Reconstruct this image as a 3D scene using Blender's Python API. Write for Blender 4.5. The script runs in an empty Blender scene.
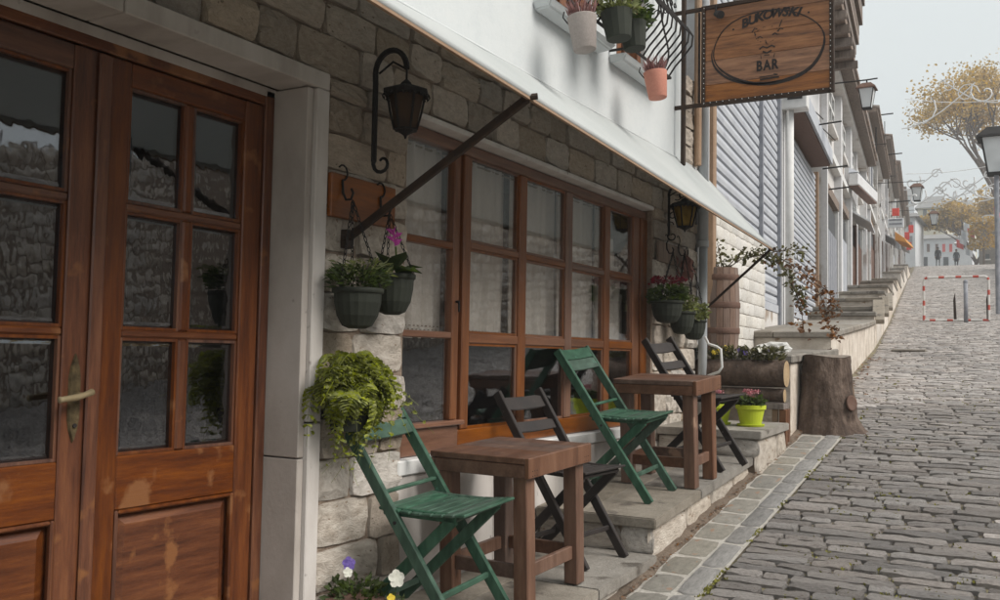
import bpy, bmesh, math, random
from mathutils import Vector, Matrix, Euler, noise
import numpy as np
R = math.radians
rnd = random.Random(7)
scn = bpy.context.scene
C = bpy.context.collection
PI = math.pi

# ------------------------------------------------------------------ camera, sky, sun
FPX, PITCH, ROLL, YAW = 950.0, R(3.343), R(-.991), R(29.781)
def ray(u, v):
    X = (u-500)/FPX; Z2 = -(v-300)/FPX
    c, s = math.cos(ROLL), math.sin(ROLL); x = c*X+s*Z2; Z = -s*X+c*Z2
    c, s = math.cos(PITCH), math.sin(PITCH); y = c-s*Z; z = s+c*Z
    return Vector((x*math.cos(YAW)-y*math.sin(YAW), x*math.sin(YAW)+y*math.cos(YAW), z))
CAM = Vector((2.45, 0, 1.04))
fw = ray(500, 300).normalized()
rt = (ray(501, 300)-ray(500, 300)).normalized()
up = rt.cross(fw).normalized()
cam = bpy.data.cameras.new('camera'); cam.sensor_width = 36; cam.lens = FPX/1000*36
cam.clip_start = .05; cam.clip_end = 2000
co = bpy.data.objects.new('camera', cam); C.objects.link(co)
M = Matrix((rt, up, -fw)).transposed().to_4x4(); M.translation = CAM
co.matrix_world = M
scn.camera = co

SUN_EL, SUN_AZ = R(43), R(92)       # azimuth from +Y towards +X: the light comes from over the street
w = bpy.data.worlds.new('World'); scn.world = w; w.use_nodes = True
nt = w.node_tree; bg = nt.nodes['Background']
sky = nt.nodes.new('ShaderNodeTexSky'); sky.sky_type = 'NISHITA'; sky.sun_disc = False
sky.sun_elevation = SUN_EL; sky.sun_rotation = SUN_AZ
mixn = nt.nodes.new('ShaderNodeMix'); mixn.data_type = 'RGBA'; mixn.inputs[0].default_value = .93
nt.links.new(sky.outputs[0], mixn.inputs[6]); mixn.inputs[7].default_value = (5.6, 5.9, 5.85, 1)   # even cloud layer
nt.links.new(mixn.outputs[2], bg.inputs[0]); bg.inputs[1].default_value = .1
sl = bpy.data.lights.new('sun', 'SUN'); sl.energy = 2.9; sl.angle = R(34); sl.color = (1, .945, .88)
so = bpy.data.objects.new('sun', sl); C.objects.link(so)
so.rotation_euler = Vector((math.sin(SUN_AZ)*math.cos(SUN_EL), math.cos(SUN_AZ)*math.cos(SUN_EL), math.sin(SUN_EL))).to_track_quat('Z', 'Y').to_euler()
scn.view_settings.view_transform = 'Standard'; scn.view_settings.look = 'None'
scn.view_settings.exposure = .66; scn.view_settings.gamma = 1

# ------------------------------------------------------------------ materials
def mat(name, cols, scale=6, detail=6, nr=.62, rough=.8, rr=.15, bump=.2, bscale=None, stretch=(1, 1, 1), spec=.4, isl=0., objr=0.,
        metal=0., stops=None, coat=0, spots=None, transl=0):
    m = bpy.data.materials.new(name); m.use_nodes = True
    n = m.node_tree; N = n.nodes; L = n.links; b = N['Principled BSDF']
    tc = N.new('ShaderNodeTexCoord'); geo = N.new('ShaderNodeNewGeometry'); oi = N.new('ShaderNodeObjectInfo')
    mp = N.new('ShaderNodeMapping'); mp.inputs['Scale'].default_value = stretch
    # offset by the object's random so that copies differ
    cb = N.new('ShaderNodeVectorMath'); cb.operation = 'SCALE'; cx = N.new('ShaderNodeCombineXYZ')
    L.new(oi.outputs['Random'], cx.inputs[0]); L.new(geo.outputs['Random Per Island'], cx.inputs[1]); cx.inputs[2].default_value = .3
    L.new(cx.outputs[0], cb.inputs[0]); cb.inputs['Scale'].default_value = 37
    ad = N.new('ShaderNodeVectorMath'); L.new(tc.outputs['Object'], ad.inputs[0]); L.new(cb.outputs[0], ad.inputs[1])
    L.new(ad.outputs[0], mp.inputs[0])
    t = N.new('ShaderNodeTexNoise'); t.inputs['Scale'].default_value = scale; t.inputs['Detail'].default_value = detail
    t.inputs['Roughness'].default_value = nr
    L.new(mp.outputs[0], t.inputs['Vector'])
    cr = N.new('ShaderNodeValToRGB'); e = cr.color_ramp.elements
    st = stops or [.3+.4*i/(len(cols)-1) for i in range(len(cols))]
    while len(e) < len(cols): e.new(.5)
    for i, c in enumerate(cols): e[i].position = st[i]; e[i].color = (*c, 1)
    L.new(t.outputs['Fac'], cr.inputs[0]); out = cr.outputs[0]
    if isl or objr:
        s1 = N.new('ShaderNodeMath'); s1.operation = 'ADD'; L.new(geo.outputs['Random Per Island'], s1.inputs[0]); L.new(oi.outputs['Random'], s1.inputs[1])
        fr = N.new('ShaderNodeMath'); fr.operation = 'FRACT'; L.new(s1.outputs[0], fr.inputs[0])
        mr = N.new('ShaderNodeMapRange'); k = isl or objr; mr.inputs[3].default_value = 1-k; mr.inputs[4].default_value = 1+k
        L.new(fr.outputs[0], mr.inputs[0])
        hv = N.new('ShaderNodeHueSaturation'); L.new(mr.outputs[0], hv.inputs['Value']); L.new(out, hv.inputs['Color'])
        mr2 = N.new('ShaderNodeMapRange'); mr2.inputs[3].default_value = .75; mr2.inputs[4].default_value = 1.3
        f2 = N.new('ShaderNodeMath'); f2.operation = 'MULTIPLY_ADD'; f2.inputs[1].default_value = 7.3; f2.inputs[2].default_value = .1
        L.new(fr.outputs[0], f2.inputs[0]); f3 = N.new('ShaderNodeMath'); f3.operation = 'FRACT'; L.new(f2.outputs[0], f3.inputs[0])
        L.new(f3.outputs[0], mr2.inputs[0]); L.new(mr2.outputs[0], hv.inputs['Saturation']); out = hv.outputs[0]
    if spots:
        col, sc, th = spots
        t2 = N.new('ShaderNodeTexNoise'); t2.inputs['Scale'].default_value = sc; t2.inputs['Detail'].default_value = 5
        L.new(ad.outputs[0], t2.inputs['Vector'])
        r2 = N.new('ShaderNodeMapRange'); r2.inputs[1].default_value = th; r2.inputs[2].default_value = th+.06; L.new(t2.outputs['Fac'], r2.inputs[0])
        mx = N.new('ShaderNodeMix'); mx.data_type = 'RGBA'; L.new(r2.outputs[0], mx.inputs[0]); L.new(out, mx.inputs[6]); mx.inputs[7].default_value = (*col, 1)
        out = mx.outputs[2]
    L.new(out, b.inputs['Base Color'])
    r3 = N.new('ShaderNodeMapRange'); r3.inputs[3].default_value = max(.02, rough-rr); r3.inputs[4].default_value = min(1, rough+rr)
    L.new(t.outputs['Fac'], r3.inputs[0]); L.new(r3.outputs[0], b.inputs['Roughness'])
    b.inputs['Specular IOR Level'].default_value = spec; b.inputs['Metallic'].default_value = metal; b.inputs['Coat Weight'].default_value = coat
    b.inputs['Coat Roughness'].default_value = .25
    if bump:
        t3 = N.new('ShaderNodeTexNoise'); t3.inputs['Scale'].default_value = bscale or scale*5; t3.inputs['Detail'].default_value = 8
        t3.inputs['Roughness'].default_value = .7
        L.new(mp.outputs[0], t3.inputs['Vector'])
        bp = N.new('ShaderNodeBump'); bp.inputs['Strength'].default_value = bump; bp.inputs['Distance'].default_value = .02
        L.new(t3.outputs['Fac'], bp.inputs['Height']); L.new(bp.outputs[0], b.inputs['Normal'])
    if transl:
        tr = N.new('ShaderNodeBsdfTranslucent'); L.new(out, tr.inputs[0]); ms = N.new('ShaderNodeMixShader'); ms.inputs[0].default_value = transl
        L.new(b.outputs[0], ms.inputs[1]); L.new(tr.outputs[0], ms.inputs[2]); L.new(ms.outputs[0], N['Material Output'].inputs[0])
    return m
def glass(name, tint=(.5, .5, .5), refl=1.0, rough=.02):
    m = bpy.data.materials.new(name); m.use_nodes = True; n = m.node_tree; N = n.nodes; L = n.links
    N.remove(N['Principled BSDF'])
    tr = N.new('ShaderNodeBsdfTransparent'); tr.inputs[0].default_value = (*tint, 1)
    gl = N.new('ShaderNodeBsdfGlossy'); gl.inputs['Roughness'].default_value = rough; gl.inputs[0].default_value = (.95, .97, 1, 1)
    fr = N.new('ShaderNodeLayerWeight'); fr.inputs['Blend'].default_value = .5        # same from both sides of the sheet
    pw = N.new('ShaderNodeMath'); pw.operation = 'POWER'; pw.inputs[1].default_value = 4.2; L.new(fr.outputs['Facing'], pw.inputs[0])
    mu = N.new('ShaderNodeMath'); mu.operation = 'MULTIPLY_ADD'; mu.inputs[1].default_value = .9*refl; mu.inputs[2].default_value = .055*refl; mu.use_clamp = True
    L.new(pw.outputs[0], mu.inputs[0]); ms = N.new('ShaderNodeMixShader'); L.new(mu.outputs[0], ms.inputs[0])
    tn = N.new('ShaderNodeTexNoise'); tn.inputs['Scale'].default_value = 3; bp = N.new('ShaderNodeBump'); bp.inputs['Strength'].default_value = .02
    bp.inputs['Distance'].default_value = .05
    L.new(tn.outputs['Fac'], bp.inputs['Height']); L.new(bp.outputs[0], gl.inputs['Normal'])
    L.new(tr.outputs[0], ms.inputs[1]); L.new(gl.outputs[0], ms.inputs[2]); L.new(ms.outputs[0], N['Material Output'].inputs[0])
    return m
MT = {}
MT['stone'] = mat('stone', [(.27, .215, .165), (.46, .39, .32), (.62, .54, .46)], 5, 8, .9, bump=.9, bscale=22, isl=.22, spots=((.16, .11, .07), 7, .66))
MT['stone_pale'] = mat('stone_pale', [(.40, .345, .29), (.60, .54, .475), (.74, .69, .62)], 5, 8, rough=.9, bump=.8, bscale=22, isl=.13, spots=((.30, .21, .14), 6, .64))
MT['mortar'] = mat('mortar', [(.17, .12, .085), (.38, .30, .235)], 12, 6, .95, bump=.9)
MT['cobble'] = mat('cobble', [(.18, .158, .146), (.36, .328, .308), (.53, .49, .46)], 8, 10, nr=.7, rough=.6, rr=.2, bump=1.0, bscale=34, isl=.30, spots=((.17, .13, .10), 8, .63), spec=.5)
MT['joint'] = mat('joint', [(.11, .09, .07), (.20, .17, .13), (.22, .20, .08), (.30, .29, .06)], 7, 6, .95, bump=.8, stops=[.3, .5, .6, .72])
MT['flag'] = mat('flag', [(.15, .14, .12), (.25, .235, .205), (.33, .31, .27)], 4, 8, .8, bump=.5, bscale=40, isl=.14, spots=((.30, .20, .14), 3, .63))
MT['kerb'] = mat('kerb', [(.15, .145, .138), (.25, .24, .228), (.33, .315, .30)], 5, 8, .7, bump=.5, bscale=40, isl=.14)
MT['limemortar'] = mat('limemortar', [(.34, .31, .27), (.62, .59, .54)], 10, 6, .95, bump=.8)
MT['slab'] = mat('slab', [(.14, .122, .10), (.24, .215, .182), (.34, .31, .27)], 3.5, 8, .85, bump=.5, bscale=45, isl=.12, spots=((.11, .095, .08), 5, .62))
MT['dirt'] = mat('dirt', [(.09, .065, .045), (.18, .135, .10), (.28, .22, .17)], 14, 6, .95, bump=1)
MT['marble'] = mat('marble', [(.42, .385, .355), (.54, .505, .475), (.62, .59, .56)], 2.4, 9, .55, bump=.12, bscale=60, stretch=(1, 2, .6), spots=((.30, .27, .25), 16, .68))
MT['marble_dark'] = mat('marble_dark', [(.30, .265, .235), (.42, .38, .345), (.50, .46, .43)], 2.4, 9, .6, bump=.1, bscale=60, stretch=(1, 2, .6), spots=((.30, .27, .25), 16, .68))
MT['plaster'] = mat('plaster', [(.50, .53, .54), (.56, .585, .59), (.59, .61, .61)], 1.5, 6, .9, bump=.12, bscale=30)
MT['whitewash'] = mat('whitewash', [(.45, .42, .38), (.66, .64, .60), (.74, .73, .70)], 4, 8, .92, bump=.5, bscale=26, isl=.08, spots=((.45, .36, .27), 5, .66))
MT['awning'] = mat('awning', [(.54, .57, .565), (.64, .66, .655)], 1.2, 8, rough=.85, bump=.12, bscale=90, transl=.35)
def wood(name, cols, rough=.4, stretch=(9, 9, .8), coat=.3, scale=2.2, bump=.15, objr=.1, spots=None):
    return mat(name, cols, scale, 12, nr=.76, rough=rough, rr=.12, bump=bump, bscale=scale*6, stretch=stretch, coat=coat, objr=objr, spots=spots)
MT['door_wood'] = wood('door_wood', [(.036, .010, .005), (.115, .036, .013), (.20, .072, .024)], .38, scale=3, spots=((.21, .085, .03), 6, .64))
MT['door_rail'] = wood('door_rail', [(.036, .010, .005), (.115, .036, .013), (.20, .072, .024)], .38, scale=3, stretch=(9, .8, 9), spots=((.21, .085, .03), 6, .60))
MT['window_wood'] = wood('window_wood', [(.085, .03, .012), (.17, .066, .028), (.25, .105, .046)], .42)
MT['window_rail'] = wood('window_rail', [(.085, .03, .012), (.17, .066, .028), (.25, .105, .046)], .42, stretch=(9, .8, 9))
MT['table_wood'] = wood('table_wood', [(.06, .03, .02), (.12, .066, .046), (.20, .12, .088)], .5, stretch=(9, 1, 9), coat=.15, spots=((.30, .19, .13), 7, .66))
MT['table_leg'] = wood('table_leg', [(.07, .034, .022), (.145, .078, .052), (.22, .13, .09)], .5, stretch=(9, 9, 1), coat=.15, spots=((.30, .19, .13), 7, .68))
MT['green'] = mat('green', [(.022, .055, .036), (.036, .084, .055), (.058, .118, .082)], 12, 6, .4, bump=.12, stretch=(4, 1, 1), coat=.25, spots=((.07, .2, .14), 30, .68), objr=.08)
MT['darkpaint'] = mat('darkpaint', [(.016, .012, .011), (.035, .027, .024)], 10, 6, .45, bump=.12, coat=.2, spots=((.11, .09, .08), 30, .7))
MT['iron'] = mat('iron', [(.012, .010, .010), (.03, .026, .024)], 20, 5, .55, bump=.3, metal=.2)
MT['rustiron'] = mat('rustiron', [(.022, .015, .012), (.06, .035, .022)], 20, 5, .6, bump=.3, metal=.2)
MT['brass'] = mat('brass', [(.25, .19, .1), (.5, .42, .28)], 14, 5, .35, metal=.8, bump=.1)
MT['bronze'] = mat('bronze', [(.08, .06, .035), (.2, .15, .08)], 40, 5, .45, metal=.7, bump=.5, bscale=80)
MT['curtain'] = mat('curtain', [(.72, .66, .58), (.82, .77, .70)], 60, 3, .95, bump=.3, bscale=240, stretch=(1, 1, .5), transl=.12)
MT['pane'] = glass('pane', (.93, .93, .93), 1.4)
MT['doorpane'] = glass('doorpane', (.6, .6, .62), 2.4)
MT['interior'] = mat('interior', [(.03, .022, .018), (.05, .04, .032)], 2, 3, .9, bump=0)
MT['pot_dark'] = mat('pot_dark', [(.016, .019, .013), (.03, .034, .024)], 8, 4, .45, bump=.05)
MT['pot_lime'] = mat('pot_lime', [(.40, .47, .02), (.50, .58, .04)], 5, 3, .45, bump=.03)
MT['pot_taupe'] = mat('pot_taupe', [(.27, .235, .215), (.34, .30, .28)], 60, 3, .8, bump=.3)
MT['pot_coral'] = mat('pot_coral', [(.50, .20, .145), (.58, .26, .19)], 60, 3, .8, bump=.3)
MT['soil'] = mat('soil', [(.02, .014, .01), (.05, .035, .025)], 40, 4, .95, bump=.8)
def leafm(name, a, b, tr=.3): return mat(name, [a, b], 9, 3, .55, bump=.05, isl=.35, transl=tr, spec=.35)
MT['fern'] = leafm('fern', (.16, .19, .03), (.34, .36, .09))
MT['leaf'] = leafm('leaf', (.04, .065, .015), (.09, .12, .035))
MT['leaf_dark'] = leafm('leaf_dark', (.02, .035, .012), (.05, .07, .025))
MT['leaf_pale'] = leafm('leaf_pale', (.14, .16, .06), (.26, .28, .12))
MT['leaf_olive'] = leafm('leaf_olive', (.075, .075, .03), (.16, .15, .075))
MT['leaf_dry'] = leafm('leaf_dry', (.13, .06, .03), (.27, .15, .08))
MT['leaf_autumn'] = leafm('leaf_autumn', (.38, .24, .07), (.58, .42, .15), .4)
MT['heather'] = leafm('heather', (.20, .09, .09), (.38, .22, .2))
MT['fl_pink'] = mat('fl_pink', [(.45, .04, .32), (.68, .12, .5)], 20, 2, .6, bump=0, transl=.3)
MT['fl_rose'] = mat('fl_rose', [(.42, .14, .17), (.66, .34, .36)], 60, 2, .6, bump=0, isl=.3, transl=.2)
MT['fl_red'] = mat('fl_red', [(.12, .012, .02), (.28, .03, .05)], 60, 2, .6, bump=0, isl=.3, transl=.2)
MT['fl_yellow'] = mat('fl_yellow', [(.6, .42, .03), (.75, .6, .08)], 60, 2, .6, bump=0, transl=.2)
MT['fl_violet'] = mat('fl_violet', [(.08, .05, .25), (.2, .14, .42)], 60, 2, .6, bump=0, transl=.2)
MT['fl_white'] = mat('fl_white', [(.62, .62, .55), (.78, .78, .7)], 60, 2, .6, bump=0, transl=.2)
MT['bark'] = mat('bark', [(.04, .028, .022), (.115, .08, .062), (.24, .18, .145)], 7, 12, nr=.75, rough=.95, bump=1.6, bscale=26, stretch=(1, 1, .5), spots=((.24, .17, .12), 5, .66))
MT['cutwood'] = mat('cutwood', [(.26, .17, .095), (.40, .29, .17), (.48, .37, .24)], 12, 6, .8, bump=.2)
MT['cutgrey'] = mat('cutgrey', [(.15, .12, .10), (.28, .24, .20)], 12, 6, .85, bump=.3)
MT['barrel'] = wood('barrel', [(.12, .075, .058), (.20, .135, .105), (.28, .2, .16)], .8, coat=0, bump=.4)
MT['hoop'] = mat('hoop', [(.10, .055, .04), (.17, .10, .075)], 12, 5, .8, bump=.3)
MT['shutter'] = mat('shutter', [(.36, .38, .42), (.43, .45, .49), (.47, .49, .52)], 3, 6, .5, bump=.08, spots=((.27, .24, .23), 6, .7), metal=.1)
MT['zinc'] = mat('zinc', [(.36, .38, .40), (.48, .50, .51)], 3, 5, .45, bump=.08, metal=.3)
MT['whitepaint'] = mat('whitepaint', [(.55, .55, .54), (.7, .7, .69)], 6, 5, .6, bump=.1)
MT['facade'] = mat('facade', [(.40, .38, .355), (.58, .56, .54), (.68, .67, .655)], 1.3, 9, .9, bump=.3, bscale=12, spots=((.33, .27, .22), 1.6, .6))
MT['facade_b'] = mat('facade_b', [(.44, .43, .42), (.60, .60, .61), (.68, .69, .70)], 1.3, 9, .9, bump=.3, bscale=12, spots=((.33, .29, .27), 1.2, .63))
MT['ochre'] = mat('ochre', [(.25, .16, .10), (.36, .25, .17)], 4, 6, .85, bump=.3)
MT['oldwood'] = wood('oldwood', [(.11, .085, .07), (.20, .16, .135), (.29, .235, .20)], .8, coat=0, bump=.5)
MT['tile'] = mat('tile', [(.26, .20, .17), (.38, .31, .27), (.46, .39, .34)], 5, 5, .9, bump=.4, isl=.2)
MT['slate'] = mat('slate', [(.16, .155, .15), (.28, .27, .265)], 4, 6, .85, bump=.4, isl=.2)
MT['winglass_far'] = mat('winglass_far', [(.03, .032, .036), (.07, .075, .08)], 1, 2, .15, bump=0, spec=.6)
MT['sign_wood'] = wood('sign_wood', [(.045, .022, .015), (.22, .10, .048), (.36, .18, .09)], .5, stretch=(.9, 1, 10), scale=2.6, coat=.1, objr=.12)
MT['black'] = mat('black', [(.012, .01, .01), (.03, .022, .02)], 20, 3, .7, bump=0)
MT['lampglass'] = mat('lampglass', [(.5, .52, .53), (.62, .64, .65)], 3, 3, .3, bump=0)
MT['darkglass'] = mat('darkglass', [(.035, .02, .012), (.07, .04, .022)], 14, 3, .4, bump=.2)
MT['amber'] = mat('amber', [(.20, .12, .015), (.46, .30, .05)], 20, 3, .25, bump=.3, transl=.5)
MT['redwhite_r'] = mat('redwhite_r', [(.42, .06, .04), (.52, .11, .08)], 9, 3, .6, bump=0)
MT['redwhite_w'] = mat('redwhite_w', [(.55, .53, .5), (.68, .67, .65)], 9, 3, .6, bump=0)
MT['greymetal'] = mat('greymetal', [(.2, .21, .24), (.3, .31, .34)], 9, 3, .5, bump=.05)
MT['orange'] = mat('orange', [(.48, .20, .04), (.58, .28, .07)], 4, 3, .8, bump=0)
MT['red'] = mat('red', [(.55, .05, .04), (.65, .1, .08)], 4, 3, .7, bump=0)
MT['cream'] = mat('cream', [(.52, .48, .36), (.62, .58, .46)], 2, 4, .9, bump=0)
MT['white_far'] = mat('white_far', [(.55, .57, .6), (.68, .7, .72)], 2, 4, .9, bump=0)
MT['hill'] = mat('hill', [(.05, .07, .035), (.10, .12, .06), (.15, .14, .08)], .08, 8, 1, bump=0)
MT['suit'] = mat('suit', [(.012, .012, .015), (.03, .03, .035)], 9, 3, .9, bump=0)
MT['skin'] = mat('skin', [(.35, .2, .14), (.45, .28, .2)], 9, 3, .6, bump=0)
MT['hair'] = mat('hair', [(.02, .015, .012), (.05, .04, .03)], 30, 3, .8, bump=0)
MT['wire'] = mat('wire', [(.6, .6, .6), (.7, .7, .7)], 9, 2, .5, bump=0)
MT['chimney_cloth'] = mat('pinkish', [(.25, .12, .10), (.36, .2, .17)], 9, 4, .9, bump=.2)
MT['plasticbag'] = mat('plasticbag', [(.6, .6, .58), (.75, .75, .73)], 9, 4, .4, bump=.4)
MT['slatewall'] = mat('slatewall', [(.12, .11, .10), (.22, .2, .18), (.3, .28, .25)], 4, 7, .9, bump=.8, bscale=18, isl=.25)
MT['mossy'] = mat('mossy', [(.16, .16, .03), (.32, .30, .06)], 20, 4, .95, bump=.6)

# ------------------------------------------------------------------ mesh helpers
class MB:
    def __init__(s): s.v = []; s.f = []
    def add(s, vs, fs):
        o = len(s.v); s.v += [tuple(v) for v in vs]; s.f += [tuple(o+i for i in f) for f in fs]; return s
    def box(s, a, b, rot=None, piv=None):
        (x0, y0, z0), (x1, y1, z1) = a, b
        vs = [Vector(p) for p in ((x0, y0, z0), (x1, y0, z0), (x1, y1, z0), (x0, y1, z0), (x0, y0, z1), (x1, y0, z1), (x1, y1, z1), (x0, y1, z1))]
        if rot is not None:
            c = Vector(piv) if piv is not None else Vector(((x0+x1)/2, (y0+y1)/2, (z0+z1)/2)); vs = [rot @ (v-c)+c for v in vs]
        return s.add(vs, [(0, 3, 2, 1), (4, 5, 6, 7), (0, 1, 5, 4), (1, 2, 6, 5), (2, 3, 7, 6), (3, 0, 4, 7)])
    def hexa(s, vs): return s.add(vs, [(0, 3, 2, 1), (4, 5, 6, 7), (0, 1, 5, 4), (1, 2, 6, 5), (2, 3, 7, 6), (3, 0, 4, 7)])
    def bar(s, p, q, w, h, upv=(0, 0, 1)):      # rectangular bar from p to q
        p, q = Vector(p), Vector(q); d = (q-p).normalized(); u = Vector(upv); sd = d.cross(u)
        if sd.length < 1e-4: sd = d.cross(Vector((1, 0, 0)))
        sd.normalize(); u = sd.cross(d).normalized(); a = sd*w/2; b = u*h/2
        return s.hexa([p-a-b, p+a-b, q+a-b, q-a-b, p-a+b, p+a+b, q+a+b, q-a+b])
    def tube(s, pts, r, n=6, cap=True):
        pts = [Vector(p) for p in pts]; k = len(pts); rs = r if isinstance(r, (list, tuple)) else [r]*k
        d0 = (pts[1]-pts[0]).normalized(); ref = Vector((0, 0, 1)) if abs(d0.z) < .9 else Vector((1, 0, 0)); nx = d0.cross(ref).normalized()
        o = len(s.v)
        for i, p in enumerate(pts):
            d = (pts[min(i+1, k-1)]-pts[max(i-1, 0)]).normalized()
            nx = (nx-d*nx.dot(d)).normalized(); ny = d.cross(nx)
            for j in range(n):
                a = 2*PI*j/n; s.v.append(tuple(p+(nx*math.cos(a)+ny*math.sin(a))*rs[i]))
        for i in range(k-1):
            for j in range(n):
                s.f.append((o+i*n+j, o+i*n+(j+1) % n, o+(i+1)*n+(j+1) % n, o+(i+1)*n+j))
        if cap: s.f.append(tuple(o+j for j in range(n-1, -1, -1))); s.f.append(tuple(o+(k-1)*n+j for j in range(n)))
        return s
    def lathe(s, prof, n=20, c=(0, 0, 0), close=True, rib=0):   # prof: (r, z)
        o = len(s.v)
        for r, z in prof:
            for j in range(n):
                a = 2*PI*j/n; q = r*(1+(rib if j % 2 else -rib)); s.v.append((c[0]+q*math.cos(a), c[1]+q*math.sin(a), c[2]+z))
        for i in range(len(prof)-1):
            for j in range(n): s.f.append((o+i*n+j, o+i*n+(j+1) % n, o+(i+1)*n+(j+1) % n, o+(i+1)*n+j))
        if close: s.f.append(tuple(o+j for j in range(n-1, -1, -1))); s.f.append(tuple(o+(len(prof)-1)*n+j for j in range(n)))
        return s
    def leaf(s, p, d, L, W, upv=None, fold=.25):
        d = Vector(d).normalized(); u = Vector(upv) if upv else Vector((rnd.uniform(-1, 1), rnd.uniform(-1, 1), rnd.uniform(-.2, 1)))
        sd = d.cross(u)
        if sd.length < 1e-3: sd = Vector((1, 0, 0))
        sd.normalize(); n = sd.cross(d); p = Vector(p)
        return s.add([p, p+d*L*.5+sd*W/2+n*W*fold, p+d*L-n*L*.12, p+d*L*.5-sd*W/2+n*W*fold, p+d*L*.5], [(0, 1, 4), (1, 2, 4), (2, 3, 4), (3, 0, 4)])
    def build(s, name, m, parent=None, bevel=0, smooth=False, seg=1, recalc=False):
        me = bpy.data.meshes.new(name); me.from_pydata(s.v, [], s.f)
        if bevel or recalc:
            bm = bmesh.new(); bm.from_mesh(me)
            if recalc: bmesh.ops.recalc_face_normals(bm, faces=bm.faces)
            if bevel: bmesh.ops.bevel(bm, geom=list(bm.edges), offset=bevel, segments=seg, affect='EDGES', clamp_overlap=True)
            bm.to_mesh(me); bm.free()
        if smooth: me.polygons.foreach_set('use_smooth', [True]*len(me.polygons))
        me.materials.append(MT[m] if isinstance(m, str) else m)
        return link(name, me, parent)
def link(name, me, parent=None):
    o = bpy.data.objects.new(name, me); C.objects.link(o)
    if parent is not None: o.parent = parent
    return o
def tag(o, label=None, cat=None, group=None, kind=None):
    if label: o['label'] = label
    if cat: o['category'] = cat
    if group: o['group'] = group
    if kind: o['kind'] = kind
    return o
def empty(name, loc=(0, 0, 0), rot=None, **k):
    o = bpy.data.objects.new(name, None); C.objects.link(o); o.location = loc; o.empty_display_size = .1
    if rot is not None: o.rotation_euler = rot
    return tag(o, **k)
def kids(o): return [c for c in bpy.data.objects if c.parent == o]
def copy_tree(o, parent=None):
    c = o.copy(); C.objects.link(c)
    if parent is not None: c.parent = parent
    for k in kids(o): copy_tree(k, c)
    return c
def tilt(rz, ax=0, ay=0): return (Matrix.Rotation(ax, 3, 'X') @ Matrix.Rotation(ay, 3, 'Y') @ Matrix.Rotation(rz, 3, 'Z')).to_euler()
def bx(name, a, b, m, parent, bevel=.003): return MB().box(a, b).build(name, m, parent, bevel=bevel)

# unit stones: footprint 1 x 1 centred, top at 1 (z), shared by every copy
def unit_stone(seed, nx=4, ny=3, rough=.22, inset=.07, dome=.35, skirt=0.):
    r = random.Random(seed); mb = MB(); V = {}; vs = []
    def jit(i, j):
        x = i/(nx-1)-.5; y = j/(ny-1)-.5
        ed = i in (0, nx-1) or j in (0, ny-1)
        k = 1-2*inset*.6 if ed else 1
        if i in (0, nx-1) and j in (0, ny-1): k *= .93
        x = x*k+r.uniform(-1, 1)*inset*.45; y = y*k+r.uniform(-1, 1)*inset*.55
        z = (1-dome if ed else 1)+r.uniform(-rough, rough)*.6+rough*.9*noise.noise(Vector((x*3+seed, y*3, seed*.7)))
        return (x, y, z)
    for j in range(ny):
        for i in range(nx): V[i, j] = len(vs); vs.append(jit(i, j))
    fs = [(V[i, j], V[i+1, j], V[i+1, j+1], V[i, j+1]) for j in range(ny-1) for i in range(nx-1)]
    ring = [(i, 0) for i in range(nx)]+[(nx-1, j) for j in range(1, ny)]+[(i, ny-1) for i in range(nx-2, -1, -1)]+[(0, j) for j in range(ny-2, 0, -1)]
    base = []
    for (i, j) in ring:
        x, y, z = vs[V[i, j]]; s = 1.06; base.append(len(vs)); vs.append((x*s, y*s, 0))
    k = len(ring)
    fs += [(V[ring[a]], base[a], base[(a+1) % k], V[ring[(a+1) % k]]) for a in range(k)]
    return vs, [tuple(reversed(f)) if False else f for f in fs]
def stone_meshes(name, m, n, flat=False, **k):
    out = []
    for i in range(n):
        vs, fs = unit_stone(i*13+5, **k); me = bpy.data.meshes.new(name); me.from_pydata(vs, [], fs); me.materials.append(MT[m])
        me.polygons.foreach_set('use_smooth', [not flat]*len(me.polygons))
        out.append((me, vs, fs))
    return out
def put_stone(name, ms, parent, loc, size, basis=None, kind=None):
    me = rnd.choice(ms)[0]; o = link(name, me, parent)
    mtx = (basis or Matrix.Identity(3)) @ Matrix.Diagonal(Vector(size))
    o.matrix_local = Matrix.Translation(loc) @ mtx.to_4x4()
    return o
WB = Matrix(((0, 0, 1), (1, 0, 0), (0, 1, 0)))     # stone x->wall y, stone y->wall z, stone top->wall x (faces the street)
FB = Matrix(((1, 0, 0), (0, 0, -1), (0, 1, 0)))    # stone top -> -y (faces the camera), x->x, y->z

# ------------------------------------------------------------------ ground profile
KN = [(-30, -5), (-8, -1.9), (0, -.71), (4.25, -.1), (8, .43), (12, .88), (16, 1.27), (24, 1.98), (45, 4.2), (70, 7.05), (88, 9.15), (97, 10.1), (106, 10.5), (120, 10.0), (160, 6), (300, -6), (900, -30)]
def zg(y): return float(np.interp(y, [k[0] for k in KN], [k[1] for k in KN]))
XL = [(-50, .7), (8, .7), (10, .62), (14.9, .27), (23.7, -.65), (34.4, -1.78), (56, -4.0), (77.5, -6.05), (97, -8.0), (1000, -98)]
def xl(y): return float(np.interp(y, [k[0] for k in XL], [k[1] for k in XL]))
def edge(y): return xl(y)

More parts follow.
